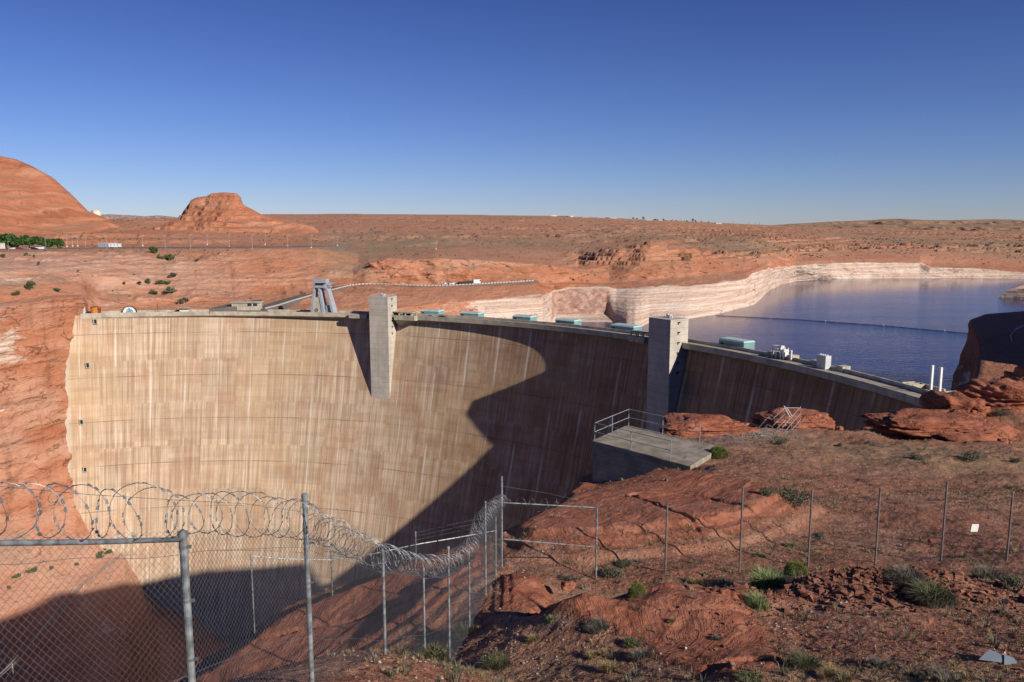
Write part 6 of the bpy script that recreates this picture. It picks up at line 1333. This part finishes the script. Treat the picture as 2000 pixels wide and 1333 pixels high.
MB().tube([Tf[0]-org, Tf[1]-org], .021, 8).build('top_rail', M['steel'], ff); MB().tube([P(980, 1053, 24)-org, P(1165, 1069, 24)-org], .02, 8).build('mid_rail', M['steel'], ff)
MB().tube([P(1160, 1030, 24)-org, P(985, 1108, 24)-org], .006, 5).build('brace_rod', M['steel'], ff)
coil('razor_wire', Tf[:, :2], Tf[:, 2]+.05, .15, np.full(len(Tf), .42), ff, org, 'rust', .0028, 17, True, .35)
q = np.array([P(980, 950, 24)]+[P(a, b, 24.3) for a, b in ((1060, 962), (1166, 985))]); MB().tube(q-org, .0025, 4).build('barbed_strand', M['steel2'], ff)
m = MB(); a = P(1903, 1031, 25.03); s_ = .115; m.box(a[0]-s_, a[1]-.03, a[2]-.13, a[0]+s_, a[1]-.025, a[2]+.13, lambda v: (v[0]+(v[2]-a[2])*.12-org[0], v[1]-org[1], v[2]-org[2])); tag(m.build('notice_sign', M['white']), 'small blank white notice hanging on the far fence between its last two posts', 'sign'); bpy.data.objects['notice_sign'].location = org
# --- inner fence low on the outcrop over the canyon
it = [(490, 1086, 24.0, 1213), (560, 1092, 24.4, 1200), (647, 1094, 24.9, 1188), (730, 1082, 25.3, 1160), (812, 1064, 25.7, 1150), (895, 1050, 26.4, 1120), (967, 1037, 27.2, 1085)]
Ti = np.array([P(*q[:3]) for q in it]); Bi = [max(min(gz(p[0], p[1]), P(q[0], q[3], q[2])[2]), P(q[0], q[3], q[2])[2]-1.2) for p, q in zip(Ti, it)]; org = np.array([Ti[3][0], Ti[3][1], Bi[3]])
fi = empty('chain_link_fence', org, 0, label='low inner fence with sagging top rail on the rock outcrop over the canyon', cat='fence')
wiremesh('wire_mesh', Ti[:, :2], Ti[:, 2], Bi, fi, org, 'steel2', r=.0013)
MB().tube(Ti-org, .019, 8).build('top_rail', M['steel'], fi)
for i, pyt in ((0, 1084), (2, 1076), (4, 1040), (6, 1010)): t = P(it[i][0], pyt, it[i][2]); fence_post(Ti[i][0], Ti[i][1], Bi[i]-.5, t[2], .022, fi, org, 'steel')
for k in range(3): q = np.array([P(812, 1062-7*(k+1), 25.7), P(890, 1047-8*(k+1), 26.4), P(967, 1034-9*(k+1), 27.2)]); MB().tube(q-org, .0025, 4).build('barbed_strand', M['steel2'], fi)
# ================================================================== LIGHT, SKY, CAMERA
AZ, EL = math.radians(-42.5), math.radians(26.1)
sd = Vector((math.cos(EL)*math.cos(AZ), math.cos(EL)*math.sin(AZ), math.sin(EL)))
sun = bpy.data.lights.new('sun', 'SUN'); sun.energy = 5.0; sun.angle = math.radians(.53); sun.color = (1.0, .93, .82)
so = bpy.data.objects.new('sun', sun); COL.objects.link(so); so.rotation_euler = sd.to_track_quat('Z', 'Y').to_euler()
w = bpy.data.worlds.new('World'); scn.world = w; w.use_nodes = True; nt = w.node_tree; bg = nt.nodes['Background']
sk = nt.nodes.new('ShaderNodeTexSky'); sk.sky_type = 'NISHITA'; sk.sun_disc = False; sk.sun_elevation = EL; sk.sun_rotation = math.atan2(sd.x, sd.y)
sk.altitude = 1200; sk.air_density = 1.0; sk.dust_density = .15; sk.ozone_density = 3.0
tn = nt.nodes.new('ShaderNodeMix'); tn.data_type = 'RGBA'; tn.blend_type = 'MULTIPLY'; tn.inputs[0].default_value = 1.0; 
tc = nt.nodes.new('ShaderNodeTexCoord'); sx = nt.nodes.new('ShaderNodeSeparateXYZ'); nt.links.new(tc.outputs['Generated'], sx.inputs[0])
rp = nt.nodes.new('ShaderNodeValToRGB'); e_ = rp.color_ramp.elements; e_[0].position = .0; e_[0].color = (.86, .93, 1.34, 1); e_[1].position = .30; e_[1].color = (.40, .50, 1.0, 1)
x_ = e_.new(.12); x_.color = (.65, .75, 1.22, 1); x_ = e_.new(.6); x_.color = (.36, .45, .88, 1); nt.links.new(sx.outputs[2], rp.inputs[0]); nt.links.new(rp.outputs[0], tn.inputs[7])
nt.links.new(sk.outputs[0], tn.inputs[6]); nt.links.new(tn.outputs[2], bg.inputs[0]); bg.inputs[1].default_value = .06
cam = bpy.data.cameras.new('camera'); co = bpy.data.objects.new('camera', cam); COL.objects.link(co); scn.camera = co
cam.sensor_width = 36; cam.sensor_fit = 'HORIZONTAL'; cam.lens = F/2000*36; cam.clip_end = 60000; cam.clip_start = .1
co.location = (0, 0, CZ); co.rotation_euler = (math.pi/2-TH, 0, 0)
vs = scn.view_settings; vs.view_transform = 'Standard'; vs.look = 'None'; vs.exposure = .2; vs.gamma = 1; vs.use_curve_mapping = False
scn.cycles.max_bounces = 5; scn.cycles.diffuse_bounces = 1; scn.cycles.glossy_bounces = 2; scn.cycles.use_denoising = True
